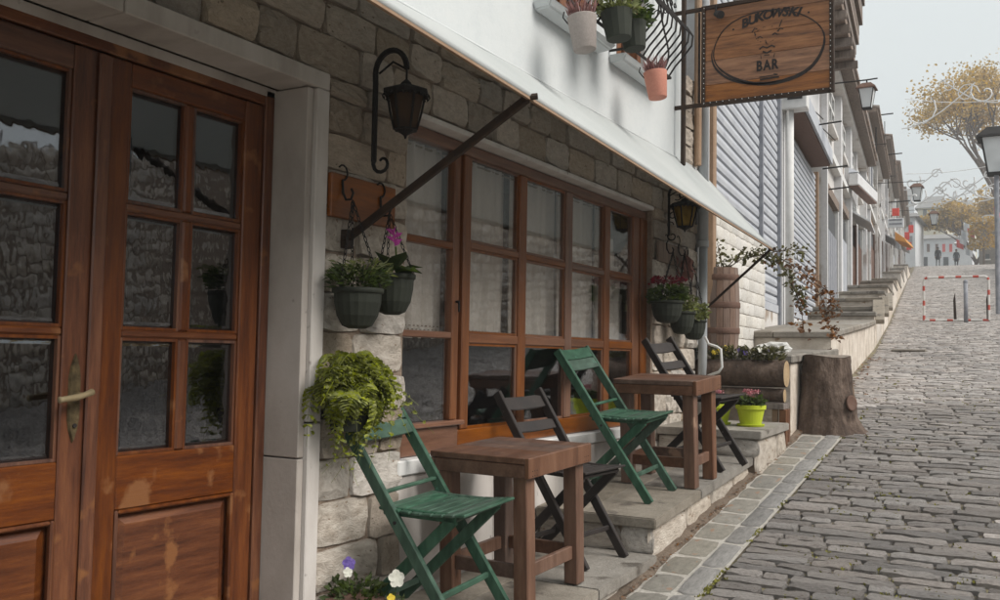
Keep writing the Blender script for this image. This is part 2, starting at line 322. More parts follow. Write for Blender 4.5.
ground = MB()
ys = [-30, -8, -4, 0, 2, 4.25, 6, 8, 10, 12, 14, 16, 20, 24, 30, 37, 45, 57, 70, 80, 88, 97, 106, 120, 160, 230, 300, 500, 900]
xs = [-700, -100, -20, -8, 0, 8, 20, 100, 700]
vs = []
for y in ys:
    for k, x in enumerate(xs):
        xx = x+(xl(y) if -700 < x < 700 else 0); vs.append((xx, y, zg(y)-.06-(.5 if abs(x) > 19 else 0)))
n = len(xs); ground.add([(v[0], v[1], v[2]) for v in vs], [(j*n+i, j*n+i+1, (j+1)*n+i+1, (j+1)*n+i) for j in range(len(ys)-1) for i in range(n-1)])
g = ground.build('ground', 'dirt'); tag(g, kind='structure')

street = empty('cobbled_street', (0, 0, 0), kind='structure')
js = MB(); vs = []
for y in ys[1:23]:
    vs += [(xl(y)-.2, y, zg(y)-.012), (xl(y)+7.6, y, zg(y)-.012)]
js.add(vs, [(2*j, 2*j+1, 2*j+3, 2*j+2) for j in range(21)])
js.build('joint_bed', 'joint', street)
cob = stone_meshes('cobblestone', 'cobble', 14, flat=True, nx=7, ny=4, rough=.20, inset=.035, dome=.16)
cob_far = stone_meshes('cobblestone', 'cobble', 8, flat=True, nx=4, ny=3, rough=.2, inset=.04, dome=.16)
for o_ in cob_far: pass
def cob_xf(y, t, ww, ll, hh, rz):
    sl = (zg(y+.3)-zg(y-.3))/.6
    b = Matrix.Rotation(math.atan(sl), 3, 'X') @ Matrix.Rotation(rz, 3, 'Z') @ Matrix.Diagonal(Vector((ww, ll, hh)))
    return b
far = MB(); parts = []
y = -1.0
r2 = random.Random(11)
while y < 103:
    dy = r2.uniform(.074, .112) if y < 26 else r2.uniform(.12, .17)
    t = .34 if (y < 8.6) else .02
    t += r2.uniform(-.02, .05) if y > 8.6 else r2.uniform(0, .02)
    ph = r2.uniform(0, 6)
    while t < 7.2:
        wd = r2.choice((.13, .17, .20, .24, .28, .33, .40))*r2.uniform(.9, 1.1)*(1 if y < 26 else 1.3)
        if t < .5 and y < 8.6: wd = max(wd, .12)
        yc = y+dy/2+.014*math.sin(t*2.1+ph)+r2.uniform(-.005, .005)
        x = xl(yc)+t+wd/2
        hh = r2.uniform(.022, .032); ll = dy-.007+r2.uniform(-.006, .003); rz = r2.uniform(-.03, .03)+.03*math.cos(t*1.3+ph)
        d = Vector((x, yc, zg(yc)))-CAM; depth = d.dot(fw)
        if depth > .5:
            u = 500+FPX*d.dot(rt)/depth; v = 300-FPX*d.dot(up)/depth
        else: u = v = 5000
        vis = 560 < u < 1012 and 240 < v < 612
        parts.append((vis, depth, x, yc, wd-.008, ll, hh, rz))
        t += wd
    y += dy
vp = sorted([p for p in parts if p[0]], key=lambda p: p[1])
near = set(id(p) for p in vp[:299])
for p in parts:
    vis, depth, x, yc, wd, ll, hh, rz = p
    b = cob_xf(yc, 0, wd, ll, hh, rz); loc = Vector((x, yc, zg(yc)-.014))
    if id(p) in near:
        o = link('cobblestone', rnd.choice(cob)[0], street); o.matrix_local = Matrix.Translation(loc) @ b.to_4x4()
    else:
        if depth < -1 and yc < 0 or (depth > 40 and not vis): 
            if yc < 0: continue
        _, vs, fs = (cob if depth < 11 and vis else cob_far)[int(r2.random()*8)]
        far.add([b @ Vector(q)+loc for q in vs], fs)
fo = far.build('far_cobblestones', 'cobble', street); fo['kind'] = 'stuff'

# gutter flags and kerb strip beside the café terraces
gut = empty('gutter_pavement', kind='structure')
mb = MB(); mb.hexa([(.60, .5, zg(.5)-.04), (1.06, .5, zg(.5)-.04), (1.06, 8.5, zg(8.5)-.04), (.60, 8.5, zg(8.5)-.04),
                    (.60, .5, zg(.5)-.001), (1.06, .5, zg(.5)-.001), (1.06, 8.5, zg(8.5)-.001), (.60, 8.5, zg(8.5)-.001)])
# follow the profile instead of one chord
mb = MB(); yy = [0, 1, 2, 3, 4.25, 5, 6, 7, 8, 8.6]; vs = []
for y in yy: vs += [(.60, y, zg(y)+.004), (1.045, y, zg(y)+.004)]
mb.add(vs, [(2*j, 2*j+1, 2*j+3, 2*j+2) for j in range(len(yy)-1)]); mb.build('mortar_bed', 'limemortar', gut)
flg = stone_meshes('paving_flag', 'flag', 8, nx=4, ny=4, rough=.12, inset=.05, dome=.2)
krb = stone_meshes('kerb_stone', 'kerb', 8, nx=3, ny=4, rough=.12, inset=.05, dome=.2)
y = 2.2
while y < 8.35:
    l = rnd.uniform(.20, .36); yc = y+l/2
    o = link('paving_flag', rnd.choice(flg)[0], gut); sl = (zg(yc+.2)-zg(yc-.2))/.4
    o.matrix_local = Matrix.Translation((.818, yc, zg(yc)-.006)) @ (Matrix.Rotation(math.atan(sl), 3, 'X') @ Matrix.Diagonal(Vector((.17+rnd.uniform(-.01, .01), l-.02, .018)))).to_4x4()
    y += l
y = 2.2
while y < 8.35:
    l = rnd.uniform(.22, .42); yc = y+l/2
    o = link('kerb_stone', rnd.choice(krb)[0], gut); sl = (zg(yc+.2)-zg(yc-.2))/.4
    o.matrix_local = Matrix.Translation((.972, yc, zg(yc)-.006)) @ (Matrix.Rotation(math.atan(sl), 3, 'X') @ Matrix.Diagonal(Vector((.115, l-.012, .024)))).to_4x4()
    y += l
# dirt and fallen leaves in the corner of wall and gutter
mb = MB(); vs = []; yy = [2+.1*i for i in range(64)]
for i, y in enumerate(yy): vs += [(.66, y, zg(y)+.035), (.715+.012*math.sin(i*1.7), y, zg(y)+.024+.008*math.sin(i*2.3)), (.728+.014*math.sin(i*.9)*math.sin(i*2.1), y, zg(y)+.006)]
mb.add(vs, [(3*j+k, 3*j+k+1, 3*j+3+k+1, 3*j+3+k) for j in range(63) for k in (0, 1)]); o = mb.build('gutter_dirt', 'dirt'); tag(o, kind='stuff')
mb = MB()
for i in range(150):
    y = rnd.uniform(3.5, 8.4); x = .72+abs(rnd.gauss(0, .02)); mb.leaf((x, y, zg(y)+.03), (rnd.uniform(-1, 1), rnd.uniform(-1, 1), .15), rnd.uniform(.012, .035), .018, (0, 0, 1))
for i in range(60):
    y = rnd.uniform(8.5, 14); x = xl(y)+.03+abs(rnd.gauss(0, .12)); mb.leaf((x, y, zg(y)+.03), (rnd.uniform(-1, 1), rnd.uniform(-1, 1), .15), rnd.uniform(.03, .06), .04, (0, 0, 1))
o = mb.build('fallen_leaves', 'leaf_dry'); tag(o, kind='stuff')
mb = MB()
for i in range(3600):
    y = 3+rnd.random()**1.5*9; x = 1.04+rnd.gauss(0, .008) if rnd.random() < .12 else xl(y)+.35+2.9*rnd.random()
    if noise.noise(Vector((x*2.2, y*2.2, 0))) < -.05: continue; x = x if y < 8.4 or x > xl(y)+.1 else xl(y)+.6
    for k in range(3): mb.leaf((x+rnd.uniform(-.012, .012), y+rnd.uniform(-.012, .012), zg(y)+.0), (rnd.uniform(-1, 1), rnd.uniform(-1, 1), 1.2), rnd.uniform(.010, .022), .013)
o = mb.build('joint_moss', 'mossy'); tag(o, kind='stuff')

# ------------------------------------------------------------------ café terraces (steps in front of the wall)
XE = .68
slabs = stone_meshes('edge_slab', 'slab', 4)
def terrace(name, y0, y1, z0, m, x0=0.0, x1=XE, t=.055, over=.025, zb=None, cuts=3, front=True):
    e = empty(name, kind='structure')
    zt = lambda y: z0+m*(y-y0)
    fy = y0
    # body (mortared core)
    mb = MB(); zb_ = lambda y: zg(y)-.15
    mb.hexa([(x0, y0+.03, zb_(y0)), (x1-.03, y0+.03, zb_(y0)), (x1-.03, y1, zb_(y1)), (x0, y1, zb_(y1)),
             (x0, y0+.03, zt(y0)-t-.004), (x1-.03, y0+.03, zt(y0)-t-.004), (x1-.03, y1, zt(y1)-t-.004), (x0, y1, zt(y1)-t-.004)])
    mb.build('core', 'mortar', e)
    # slabs
    ycs = [y0-over]
    while ycs[-1] < y1-.9: ycs.append(ycs[-1]+rnd.uniform(.7, 1.05))
    ycs.append(y1)
    if len(ycs) > 2 and ycs[-1]-ycs[-2] < .3: ycs.pop(-2)
    for a, b in zip(ycs[:-1], ycs[1:]):
        xm = x0+(x1-x0)*rnd.uniform(.38, .5)
        for (xa, xb) in ((x0+.002, xm), (xm, x1+over)):
            g_ = .003; mb = MB()
            nx_, ny_ = 4, 5; V = []
            mb.hexa([(xa+g_, a+g_, zt(a)-t), (xb-g_, a+g_, zt(a)-t), (xb-g_, b-g_, zt(b)-t), (xa+g_, b-g_, zt(b)-t),
                     (xa+g_, a+g_, zt(a)+rnd.uniform(-.002, .002)), (xb-g_, a+g_, zt(a)), (xb-g_, b-g_, zt(b)), (xa+g_, b-g_, zt(b)+rnd.uniform(-.002, .002))])
            mb.build('paving_slab', 'slab', e, bevel=.006, seg=2)
    # riser stones: street side
    y = y0
    while y < y1-.02:
        l = min(rnd.uniform(.3, .6), y1-y)
        if y1-(y+l) < .15: l = y1-y
        zt0 = zt(y+l/2)-t; zb0 = zg(y+l/2)-.03
        if zt0-zb0 > .03:
            put_stone('riser_stone', RIS, e, (x1-.03, y+l/2, (zt0+zb0)/2-.003), (l-.008, zt0-zb0, .028), WB)
        y += l
    return e
RIS = stone_meshes('riser_stone', 'stone_pale', 8, nx=5, ny=4, rough=.35, inset=.04, dome=.25)
def riser(e, y, x0, x1, zb, zt):
    x = x0
    while x < x1-.02:
        l = min(rnd.uniform(.28, .5), x1-x)
        if x1-(x+l) < .12: l = x1-x
        put_stone('riser_stone', RIS, e, (x+l/2, y+.03, (zb+zt)/2), (l-.008, zt-zb, .028), FB); x += l
E1 = terrace('lower_terrace', .4, 4.74, -.125, .0345)
E2 = terrace('middle_terrace', 4.73, 6.62, .215, .082); riser(E2, 4.73, .0, XE, .02, .155)
E3 = terrace('upper_terrace', 6.6, 7.42, .55, .02, x1=.74); riser(E3, 6.6, .0, .74, .36, .49)
def plat(y): return -.125+.0345*(y-.4) if y < 4.72 else (.215+.082*(y-4.73) if y < 6.6 else .55)

# ------------------------------------------------------------------ café building
cafe = empty('cafe_building', (0, 0, 0), label='stone and white plaster café building with varnished double door, curtained window and awning', cat='building')
WX = -.012
wall = MB()
def wb(y0, y1, z0, z1, x0=-.34, x1=WX): wall.box((x0, y0, z0), (x1, y1, z1))
wb(-4, 1.12, -1.2, 2.62); wb(1.12, 2.86, 2.13, 2.62); wb(1.12, 2.86, -1.2, -.16, -.34, -.02); wb(2.86, 3.44, -1.2, 2.62)
wb(3.44, 6.5, 2.125, 2.62); wb(3.44, 6.5, -1.0, .50); wb(6.5, 7.5, -.6, 3.3)
sw = wall.build('stone_wall', 'mortar', cafe)
WST = stone_meshes('wall_stone', 'stone', 14, flat=True, nx=7, ny=5, rough=.42, inset=.03, dome=.16)
WSP = stone_meshes('wall_stone', 'stone_pale', 12, flat=True, nx=7, ny=5, rough=.42, inset=.03, dome=.16)
zs = [-.3, -.1, .10, .27, .45, .62, .80, .95, 1.12, 1.28, 1.44, 1.62, 1.77, 1.92, 2.06, 2.14, 2.30, 2.44, 2.572, 2.74, 2.88, 3.02, 3.16, 3.3]
def spans(za, zb):
    zm = (za+zb)/2; S = []
    if zm > 2.575: return [(7.16, 7.5)]
    if zm > 2.14: return [(-.6, 7.5)]
    S.append((-.6, 1.10)); S.append((2.875, 3.43)); S.append((6.52, 7.5))
    return S
for za, zb in zip(zs[:-1], zs[1:]):
    for (a, b) in spans(za, zb):
        y = a
        while y < b-.01:
            l = rnd.uniform(.2, .42)*(1 if zb-za > .12 else .8)
            if b-(y+l) < .13: l = b-y
            l = min(l, b-y)
            pale = (za < 1.75 and y > 2) or (y > 6.6 and za < 1.9)  # lower stones paler: whitewash, and weaker awning shade put into the colour
            jz = rnd.uniform(-.006, .006)
            put_stone('wall_stone', WSP if pale and rnd.random() < .75 else WST, sw, (-.018, y+l/2, (za+zb)/2+jz), (l-.006, zb-za-.006, rnd.uniform(.016, .036)), WB)
            y += l
up = MB(); up.box((-.34, -4, 2.6), (.0, 4.72, 7.4)); up.box((-.34, 4.72, 2.6), (.0, 5.36, 3.02)); up.box((-.34, 4.72, 5.0), (0, 5.36, 7.4))
up.box((-.34, 5.36, 2.6), (.0, 5.79, 7.4)); up.box((-.34, 5.79, 2.6), (.0, 6.31, 3.02)); up.box((-.34, 5.79, 5.0), (0, 6.31, 7.4)); up.box((-.34, 6.31, 2.6), (0, 7.15, 7.4))
up.build('upper_wall', 'plaster', cafe)
rf = MB().hexa([(-3, -4.5, 8.3), (.55, -4.5, 7.2), (.55, 7.3, 7.2), (-3, 7.3, 8.3), (-3, -4.5, 8.4), (.55, -4.5, 7.3), (.55, 7.3, 7.3), (-3, 7.3, 8.4)]); rf.build('roof', 'slate', cafe)
# room behind the glass
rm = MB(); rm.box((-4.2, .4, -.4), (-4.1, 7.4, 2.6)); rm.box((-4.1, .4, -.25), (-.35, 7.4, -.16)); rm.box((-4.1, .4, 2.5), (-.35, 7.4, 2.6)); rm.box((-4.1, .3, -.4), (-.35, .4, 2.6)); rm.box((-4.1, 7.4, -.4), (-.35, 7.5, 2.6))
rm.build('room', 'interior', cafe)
# marble door surround
def slabm(name, a, b, m='marble', parent=None, bevel=.004): return MB().box(a, b).build(name, m, parent or cafe, bevel=bevel)
ds = MB().box((-.16, 2.80, .775), (.018, 2.872, 2.068)).box((-.16, 2.80, -.3), (.018, 2.872, .768)).build('marble_jamb', 'marble', cafe, bevel=.004)
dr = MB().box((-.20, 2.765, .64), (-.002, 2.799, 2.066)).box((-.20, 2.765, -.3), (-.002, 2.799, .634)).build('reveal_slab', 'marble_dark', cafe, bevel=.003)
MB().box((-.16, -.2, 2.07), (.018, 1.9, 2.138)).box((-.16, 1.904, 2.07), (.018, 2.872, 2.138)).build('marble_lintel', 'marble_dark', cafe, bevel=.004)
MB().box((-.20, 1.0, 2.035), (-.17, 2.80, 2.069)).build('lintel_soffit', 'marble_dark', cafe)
slabm('marble_jamb', (-.16, 1.05, -.3), (.018, 1.12, 2.068))
# door frame and leaves
XD = -.20
fr = MB().box((XD-.06, 2.715, -.16), (XD+.03, 2.764, 2.06)).build('door_frame', 'door_wood', cafe, bevel=.004); MB().box((XD-.06, 1.12, -.16), (XD+.03, 1.17, 2.06)).build('door_frame', 'door_wood', cafe, bevel=.004)
MB().box((XD-.06, 1.17, 2.0), (XD+.028, 2.715, 2.055)).build('door_head', 'door_rail', cafe, bevel=.004)
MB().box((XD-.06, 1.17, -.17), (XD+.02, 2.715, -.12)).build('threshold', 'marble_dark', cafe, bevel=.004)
def door_leaf(y0, y1, hinge, lab):
    e = empty('door_leaf', (0, 0, 0)); e.parent = cafe; e['label'] = lab
    T = .022                      # half thickness
    sL, sR = .105, .095
    def st(a, b, n='stile', m='door_wood', xo=0): MB().box((XD-T+xo, a, -.11), (XD+T+xo, b, 1.995)).build(n, m, e, bevel=.004)
    st(y0+.002, y0+sL); st(y1-sR, y1-.002)
    a, b = y0+sL+.001, y1-sR-.001
    def rail(z0, z1): MB().box((XD-T, a, z0), (XD+T-.001, b, z1)).build('rail', 'door_rail', e, bevel=.004)
    rail(1.915, 1.994); rail(.515, .690); rail(-.11, .03)
    gm = (a+b)/2
    for z0, z1 in ((1.498, 1.525), (1.079, 1.104)): MB().box((XD-T+.004, a, z0), (XD+T-.004, b, z1)).build('glazing_bar', 'door_rail', e, bevel=.006)
    for z0, z1 in ((.691, 1.078), (1.105, 1.497), (1.526, 1.914)):
        MB().box((XD-T+.004, gm-.018, z0), (XD+T-.004, gm+.018, z1)).build('glazing_bar', 'door_wood', e, bevel=.006)
        for q0, q1 in ((a, gm-.019), (gm+.019, b)):
            mb = MB(); w_ = .010      # beading round each pane
            mb.box((XD-.004, q0, z0), (XD+.012, q0+w_, z1)).box((XD-.004, q1-w_, z0), (XD+.012, q1, z1)).box((XD-.004, q0+w_, z0), (XD+.012, q1-w_, z0+w_)).box((XD-.004, q0+w_, z1-w_), (XD+.012, q1-w_, z1))
            mb.build('beading', 'door_wood', e)
            # bevelled pane
            v = []; 
            for xx, k in ((XD-.006, 0), (XD-.001, .022)): v += [(xx, q0+w_*.5+k, z0+w_*.5+k), (xx, q1-w_*.5-k, z0+w_*.5+k), (xx, q1-w_*.5-k, z1-w_*.5-k), (xx, q0+w_*.5+k, z1-w_*.5-k)]
            v += [(p[0]-.007, p[1], p[2]) for p in v[:4]]
            MB().add(v, [(4, 5, 6, 7), (0, 1, 5, 4), (1, 2, 6, 5), (2, 3, 7, 6), (3, 0, 4, 7), (8, 11, 10, 9), (0, 8, 9, 1), (1, 9, 10, 2), (2, 10, 11, 3), (3, 11, 8, 0)]).build('pane', 'doorpane', e)
    # raised panel
    def fr_(x0, k, x1, k2, n, m):
        z0, z1 = .031, .514
        v = [(x0, a+k, z0+k), (x0, b-k, z0+k), (x0, b-k, z1-k), (x0, a+k, z1-k), (x1, a+k2, z0+k2), (x1, b-k2, z0+k2), (x1, b-k2, z1-k2), (x1, a+k2, z1-k2)]
        return v
    v = fr_(XD-.016, 0, XD-.014, .012, '', ''); v2 = fr_(XD+.012, .05, XD+.016, .06, '', '')
    P = v[:4]+[(XD-.010, q[1], q[2]) for q in v[4:]]+[(XD+.010, q[1], q[2]) for q in v2[:4]]+[(XD+.010, q[1], q[2]) for q in v2[4:]]
    F = []
    for r_ in range(3):
        for i in range(4): F.append((r_*4+i, r_*4+(i+1) % 4, r_*4+4+(i+1) % 4, r_*4+4+i))
    F.append((12, 13, 14, 15)); MB().add(P, F).build('raised_panel', 'door_rail', e)
    mb = MB()
    for q in ((a, .031, a+.014, .514), (b-.014, .031, b, .514), (a+.014, .50, b-.014, .514), (a+.014, .031, b-.014, .045)): mb.box((XD+.004, q[0], q[1]), (XD+.026, q[2], q[3]))
    mb.build('moulding', 'door_wood', e, bevel=.005)
    return e
dl1 = door_leaf(1.22, 1.975, 0, 'left door leaf with brass lever handle')
dl2 = door_leaf(1.99, 2.713, 0, 'right door leaf without a handle')
MB().box((XD+.023, 1.962, -.11), (XD+.036, 2.012, 1.99)).build('astragal', 'door_wood', dl2, bevel=.005)
hy = 1.925
pl = MB(); pts = []
for i in range(24):
    a = 2*PI*i/24; r_ = 1+.10*math.cos(6*a); pts.append((hy+.022*math.sin(a)*r_, .885+.135*math.cos(a)*(1+.04*math.cos(8*a))))
vs = [(XD+.023, p[0], p[1]) for p in pts]+[(XD+.031, hy+(p[0]-hy)*.8, .885+(p[1]-.885)*.94) for p in pts]
pl.add(vs, [(i, (i+1) % 24, 24+(i+1) % 24, 24+i) for i in range(24)]+[tuple(range(24, 48))]); pl.build('handle_plate', 'bronze', dl1)
MB().tube([(XD+.03, hy, .895), (XD+.075, hy, .895)], .009, 10).tube([(XD+.072, hy+.03, .905), (XD+.076, hy, .896), (XD+.074, hy-.03, .889), (XD+.074, hy-.075, .884), (XD+.074, hy-.085, .883)], [.011, .009, .011, .009, .011], 10).build('handle', 'brass', dl1, smooth=True)
MB().tube([(XD+.033, hy, .80), (XD+.036, hy, .80)], .007, 10).build('keyhole', 'black', dl1)

# shop window
win = empty('shop_window'); win.parent = cafe; win['label'] = 'wide varnished timber window of many panes with lace curtains'
XW = -.055
def wv(a, b, z0, z1, n='mullion', x0=XW-.05, x1=XW, bv=.005): MB().box((x0, a, z0), (x1, b, z1)).build(n, 'window_wood', win, bevel=bv)
def wh(a, b, z0, z1, n='rail', x0=XW-.05, x1=XW-.002, bv=.005): MB().box((x0, a, z0), (x1, b, z1)).build(n, 'window_rail', win, bevel=bv)
wh(3.44, 6.5, 2.045, 2.10, 'window_head', XW-.06, XW+.006)
wv(6.38, 6.5, .56, 2.044, 'frame_post', XW-.06, XW+.012); wv(3.44, 3.475, .56, 2.044, 'frame_post', XW-.06, XW+.004)
wh(3.97, 6.38, .575, .672, 'bottom_rail', XW-.06, XW+.008)
wh(3.476, 3.97, .575, .70, 'bottom_rail', XW-.06, XW+.008); wh(3.44, 4.0, .70, .722, 'window_sill', XW-.04, XW+.03)
wv(3.912, 3.962, .723, 2.044); wv(3.963, 4.003, .673, 2.044, 'mullion', XW-.05, XW-.02); wv(4.004, 4.075, .673, 2.044)
ms = [(4.588, 4.672), (5.180, 5.268), (5.765, 5.853), (6.262, 6.379)]
for a, b in ms: wv(a, b, .673, 2.044)
bays = [(4.076, 4.587), (4.673, 5.179), (5.269, 5.764), (5.854, 6.261)]
for a, b in bays:
    wh(a, b, 1.578, 1.612); wh(a, b, 1.100, 1.148)
    for z0, z1 in ((.673, 1.099), (1.149, 1.577), (1.613, 2.044)):
        MB().box((XW-.028, a-.003, z0-.003), (XW-.022, b+.003, z1+.003)).build('pane', 'pane', win)
        w_ = .012; MB().box((XW-.022, a, z0), (XW-.012, a+w_, z1)).box((XW-.022, b-w_, z0), (XW-.012, b, z1)).box((XW-.022, a+w_, z0), (XW-.012, b-w_, z0+w_)).box((XW-.022, a+w_, z1-w_), (XW-.012, b-w_, z1)).build('beading', 'window_wood', win)
wh(3.476, 3.911, 1.556, 1.590); wh(3.476, 3.911, 1.118, 1.150)
for z0, z1 in ((.723, 1.117), (1.151, 1.555), (1.591, 2.044)): MB().box((XW-.028, 3.473, z0-.003), (XW-.022, 3.914, z1+.003)).build('pane', 'pane', win)
MB().tube([(XW+.002, 3.94, 1.30), (XW+.02, 3.94, 1.30)], .006, 8).tube([(XW+.018, 3.94, 1.305), (XW+.02, 3.94, 1.25)], .006, 8).build('window_handle', 'iron', win)
def curtain(a, b, z0, z1, n=40, seed=0, cut=None):
    r_ = random.Random(seed); mb = MB(); vs = []; rows = 10; ph = [r_.uniform(0, 6) for _ in range(4)]
    for j in range(rows+1):
        z = z0+(z1-z0)*j/rows
        for i in range(n+1):
            t = i/n; y = a+(b-a)*t; A = .012*(1-.35*j/rows)
            x = -.17+A*(math.sin(t*38+ph[0]+.3*math.sin(j*.4))+.6*math.sin(t*67+ph[1])+.8*math.sin(t*17+ph[2]))
            vs.append((x, y, z+(.004*math.sin(t*31+ph[3]) if j == 0 else 0)))
    fs = [(j*(n+1)+i, j*(n+1)+i+1, (j+1)*(n+1)+i+1, (j+1)*(n+1)+i) for j in range(rows) for i in range(n) if not (cut and i/n > cut(j/rows))]
    o = mb.add(vs, fs).build('curtain', 'curtain', win, smooth=True)
    d = MB()
    for i in range(int((b-a)/.034)):
        y = a+.02+i*.034
        if cut and (y-a)/(b-a) > cut(.05): continue
        for k in (0, 1): d.box((-.148, y+k*.012, z0+.035+.018*k), (-.146, y+k*.012+.014, z0+.041+.018*k))
    if d.v: d.build('lace_edging', 'mortar', o)
    return o
curtain(3.44, 3.95, 1.12, 2.06, seed=1)
for k, (a, b) in enumerate(bays[:3]): curtain(a-.03, b+.03, 1.11, 2.06, seed=k+2)
curtain(5.83, 6.36, 1.11, 2.06, seed=9, cut=lambda t: .95-.75*max(0, t-.25))
MB().tube([(-.17, 3.45, 2.045), (-.17, 6.45, 2.045)], .006, 8).build('curtain_rod', 'brass', win)
# slate lintel strip, white ledge and panels below
MB().box((-.09, 3.40, 2.103), (.030, 4.9, 2.13)).box((-.09, 4.904, 2.103), (.027, 6.45, 2.13)).build('lintel_strip', 'marble', cafe, bevel=.004)
MB().box((-.12, 3.40, .505), (.012, 6.52, .572)).build('plaster_ledge', 'whitepaint', cafe, bevel=.006)
for a, b in ((3.41, 4.25), (4.254, 5.1), (5.104, 5.9), (5.904, 6.52)): slabm('plinth_panel', (-.03, a, -.2), (-.001, b, .502), 'marble')
# balconettes on the upper wall
def balconette(y0, y1):
    b = empty('balconette'); b.parent = cafe; b['label'] = 'small white ledge with bellied wrought iron railing'
    MB().hexa([(0, y0+.03, 2.97), (.10, y0+.03, 2.98), (.10, y1-.03, 2.98), (0, y1-.03, 2.97), (0, y0, 3.02), (.13, y0, 3.02), (.13, y1, 3.02), (0, y1, 3.02)]).build('ledge', 'plaster', b, bevel=.01, seg=2)
    def prof(t):   # z 2.9..3.65 : (outward, z)
        z = 3.05+.80*t; return .12+.20*math.exp(-((t-.30)/.22)**2)+.04*t, z
    mb = MB()
    for zz, k in ((3.05, 0), (3.85, 1)):
        o_ = prof(k)[0]; mb.bar((.0, y0+.02, zz), (o_, y0+.02, zz), .014, .014).bar((o_, y0+.02, zz), (o_, y1-.02, zz), .014, .014).bar((o_, y1-.02, zz), (.0, y1-.02, zz), .014, .014)
    mb.build('handrail', 'iron', b)
    def bal(base, dirv):
        m_ = MB(); P = [Vector((base[0], base[1], 0))+Vector((dirv[0]*(prof(t)[0]-.12), dirv[1]*(prof(t)[0]-.12), prof(t)[1])) for t in [i/12 for i in range(13)]]
        m_.tube(P, .007, 5)
        c = P[7]; 
        for s in (-1, 1):   # scroll pair
            tng = Vector((-dirv[1], dirv[0], 0)); m_.tube([c+tng*s*(.03*(1-k/9))*math.cos(k*.75)+Vector((0, 0, 1))*(.05+.03*(1-k/9)*math.sin(k*.75))+tng*s*.032 for k in range(9)], .005, 4)
        m_.build('baluster', 'iron', b)
    n_ = 9
    for i in range(n_): bal((.12, y0+.06+(y1-y0-.12)*i/(n_-1)), (1, 0))
    for i in (0,): bal((.06, y1-.02), (0, 1))
    # french window behind
    yc = y0+.14
    for a, bb in ((yc, yc+.06), (y1-.2, y1-.14), ((yc+y1-.14)/2-.04, (yc+y1-.14)/2+.04)): MB().box((-.14, a, 3.03), (-.03 if a != yc else .01, bb, 5.0)).build('window_post', 'window_wood', b, bevel=.004)
    MB().box((-.12, yc+.06, 3.03), (-.10, y1-.2, 5.0)).build('pane', 'pane', b)
    MB().box((-.3, yc, 3.03), (-.2, y1-.14, 5.0)).build('curtain', 'curtain', b)
balconette(4.58, 5.5); balconette(5.65, 6.45)

# ------------------------------------------------------------------ awning
aw = empty('awning', label='long white fabric awning over the café door and window, on two drop arms', cat='awning')
def af(y): return .84-.055*(y-3), 1.985-.012*(y-3)
mb = MB(); vs = []; NY = 46; NX = 8
for th in (0, -.004):
    for j in range(NY+1):
        y = -1.5+9.12*j/NY; xf, zf = af(y)
        for i in range(NX+1):
            t = i/NX; sag = -.012*math.sin(PI*t)*(1+.4*math.sin(y*2.3))+.003*math.sin(y*9+t*3)
            vs.append((.012+t*(xf-.012), y, 2.585+(zf-2.585)*t+sag+th))
n1 = (NX+1)*(NY+1)
fs = [(j*(NX+1)+i, j*(NX+1)+i+1, (j+1)*(NX+1)+i+1, (j+1)*(NX+1)+i) for j in range(NY) for i in range(NX)]
fs += [tuple(n1+q for q in reversed(f)) for f in fs]
fs += [(i, i+1, n1+i+1, n1+i) for i in range(NX)]+[(NY*(NX+1)+i, n1+NY*(NX+1)+i, n1+NY*(NX+1)+i+1, NY*(NX+1)+i+1) for i in range(NX)]
mb.add(vs, fs).build('fabric', 'awning', aw, smooth=True)
a0 = (af(-1.5)[0], -1.5, af(-1.5)[1]); a1 = (af(7.62)[0], 7.62, af(7.62)[1])
MB().tube([a0, a1], .014, 10).build('front_bar', 'awning', aw, smooth=True)
MB().bar((a0[0]+.004, a0[1], a0[2]-.012), (a1[0]+.004, a1[1], a1[2]-.012), .012, .014).build('hem', 'ochre', aw)
MB().tube([(.006, -1.5, 2.588), (.006, 7.58, 2.588)], .009, 8).build('roller', 'plaster', aw, smooth=True)
for (y, z0) in ((3.0, 1.50), (7.58, 1.42)):
    xf, zf = af(y); r_ = .014 if y < 5 else .010
    MB().bar((.02, y, z0), (xf-.005, y, zf-.01), .024 if y < 5 else .016, .030 if y < 5 else .02).build('arm', 'rustiron', aw, bevel=.004)
    MB().box((-.0, y-.022, z0-.04), (.035, y+.022, z0+.035)).tube([(.02, y-.03, z0), (.02, y+.03, z0)], .012, 8).build('arm_bracket', 'rustiron', aw, bevel=.003)
    MB().tube([(xf-.02, y-.02, zf-.012), (xf+.03, y+.01, zf-.004)], .012, 8).build('arm_tip', 'rustiron', aw)

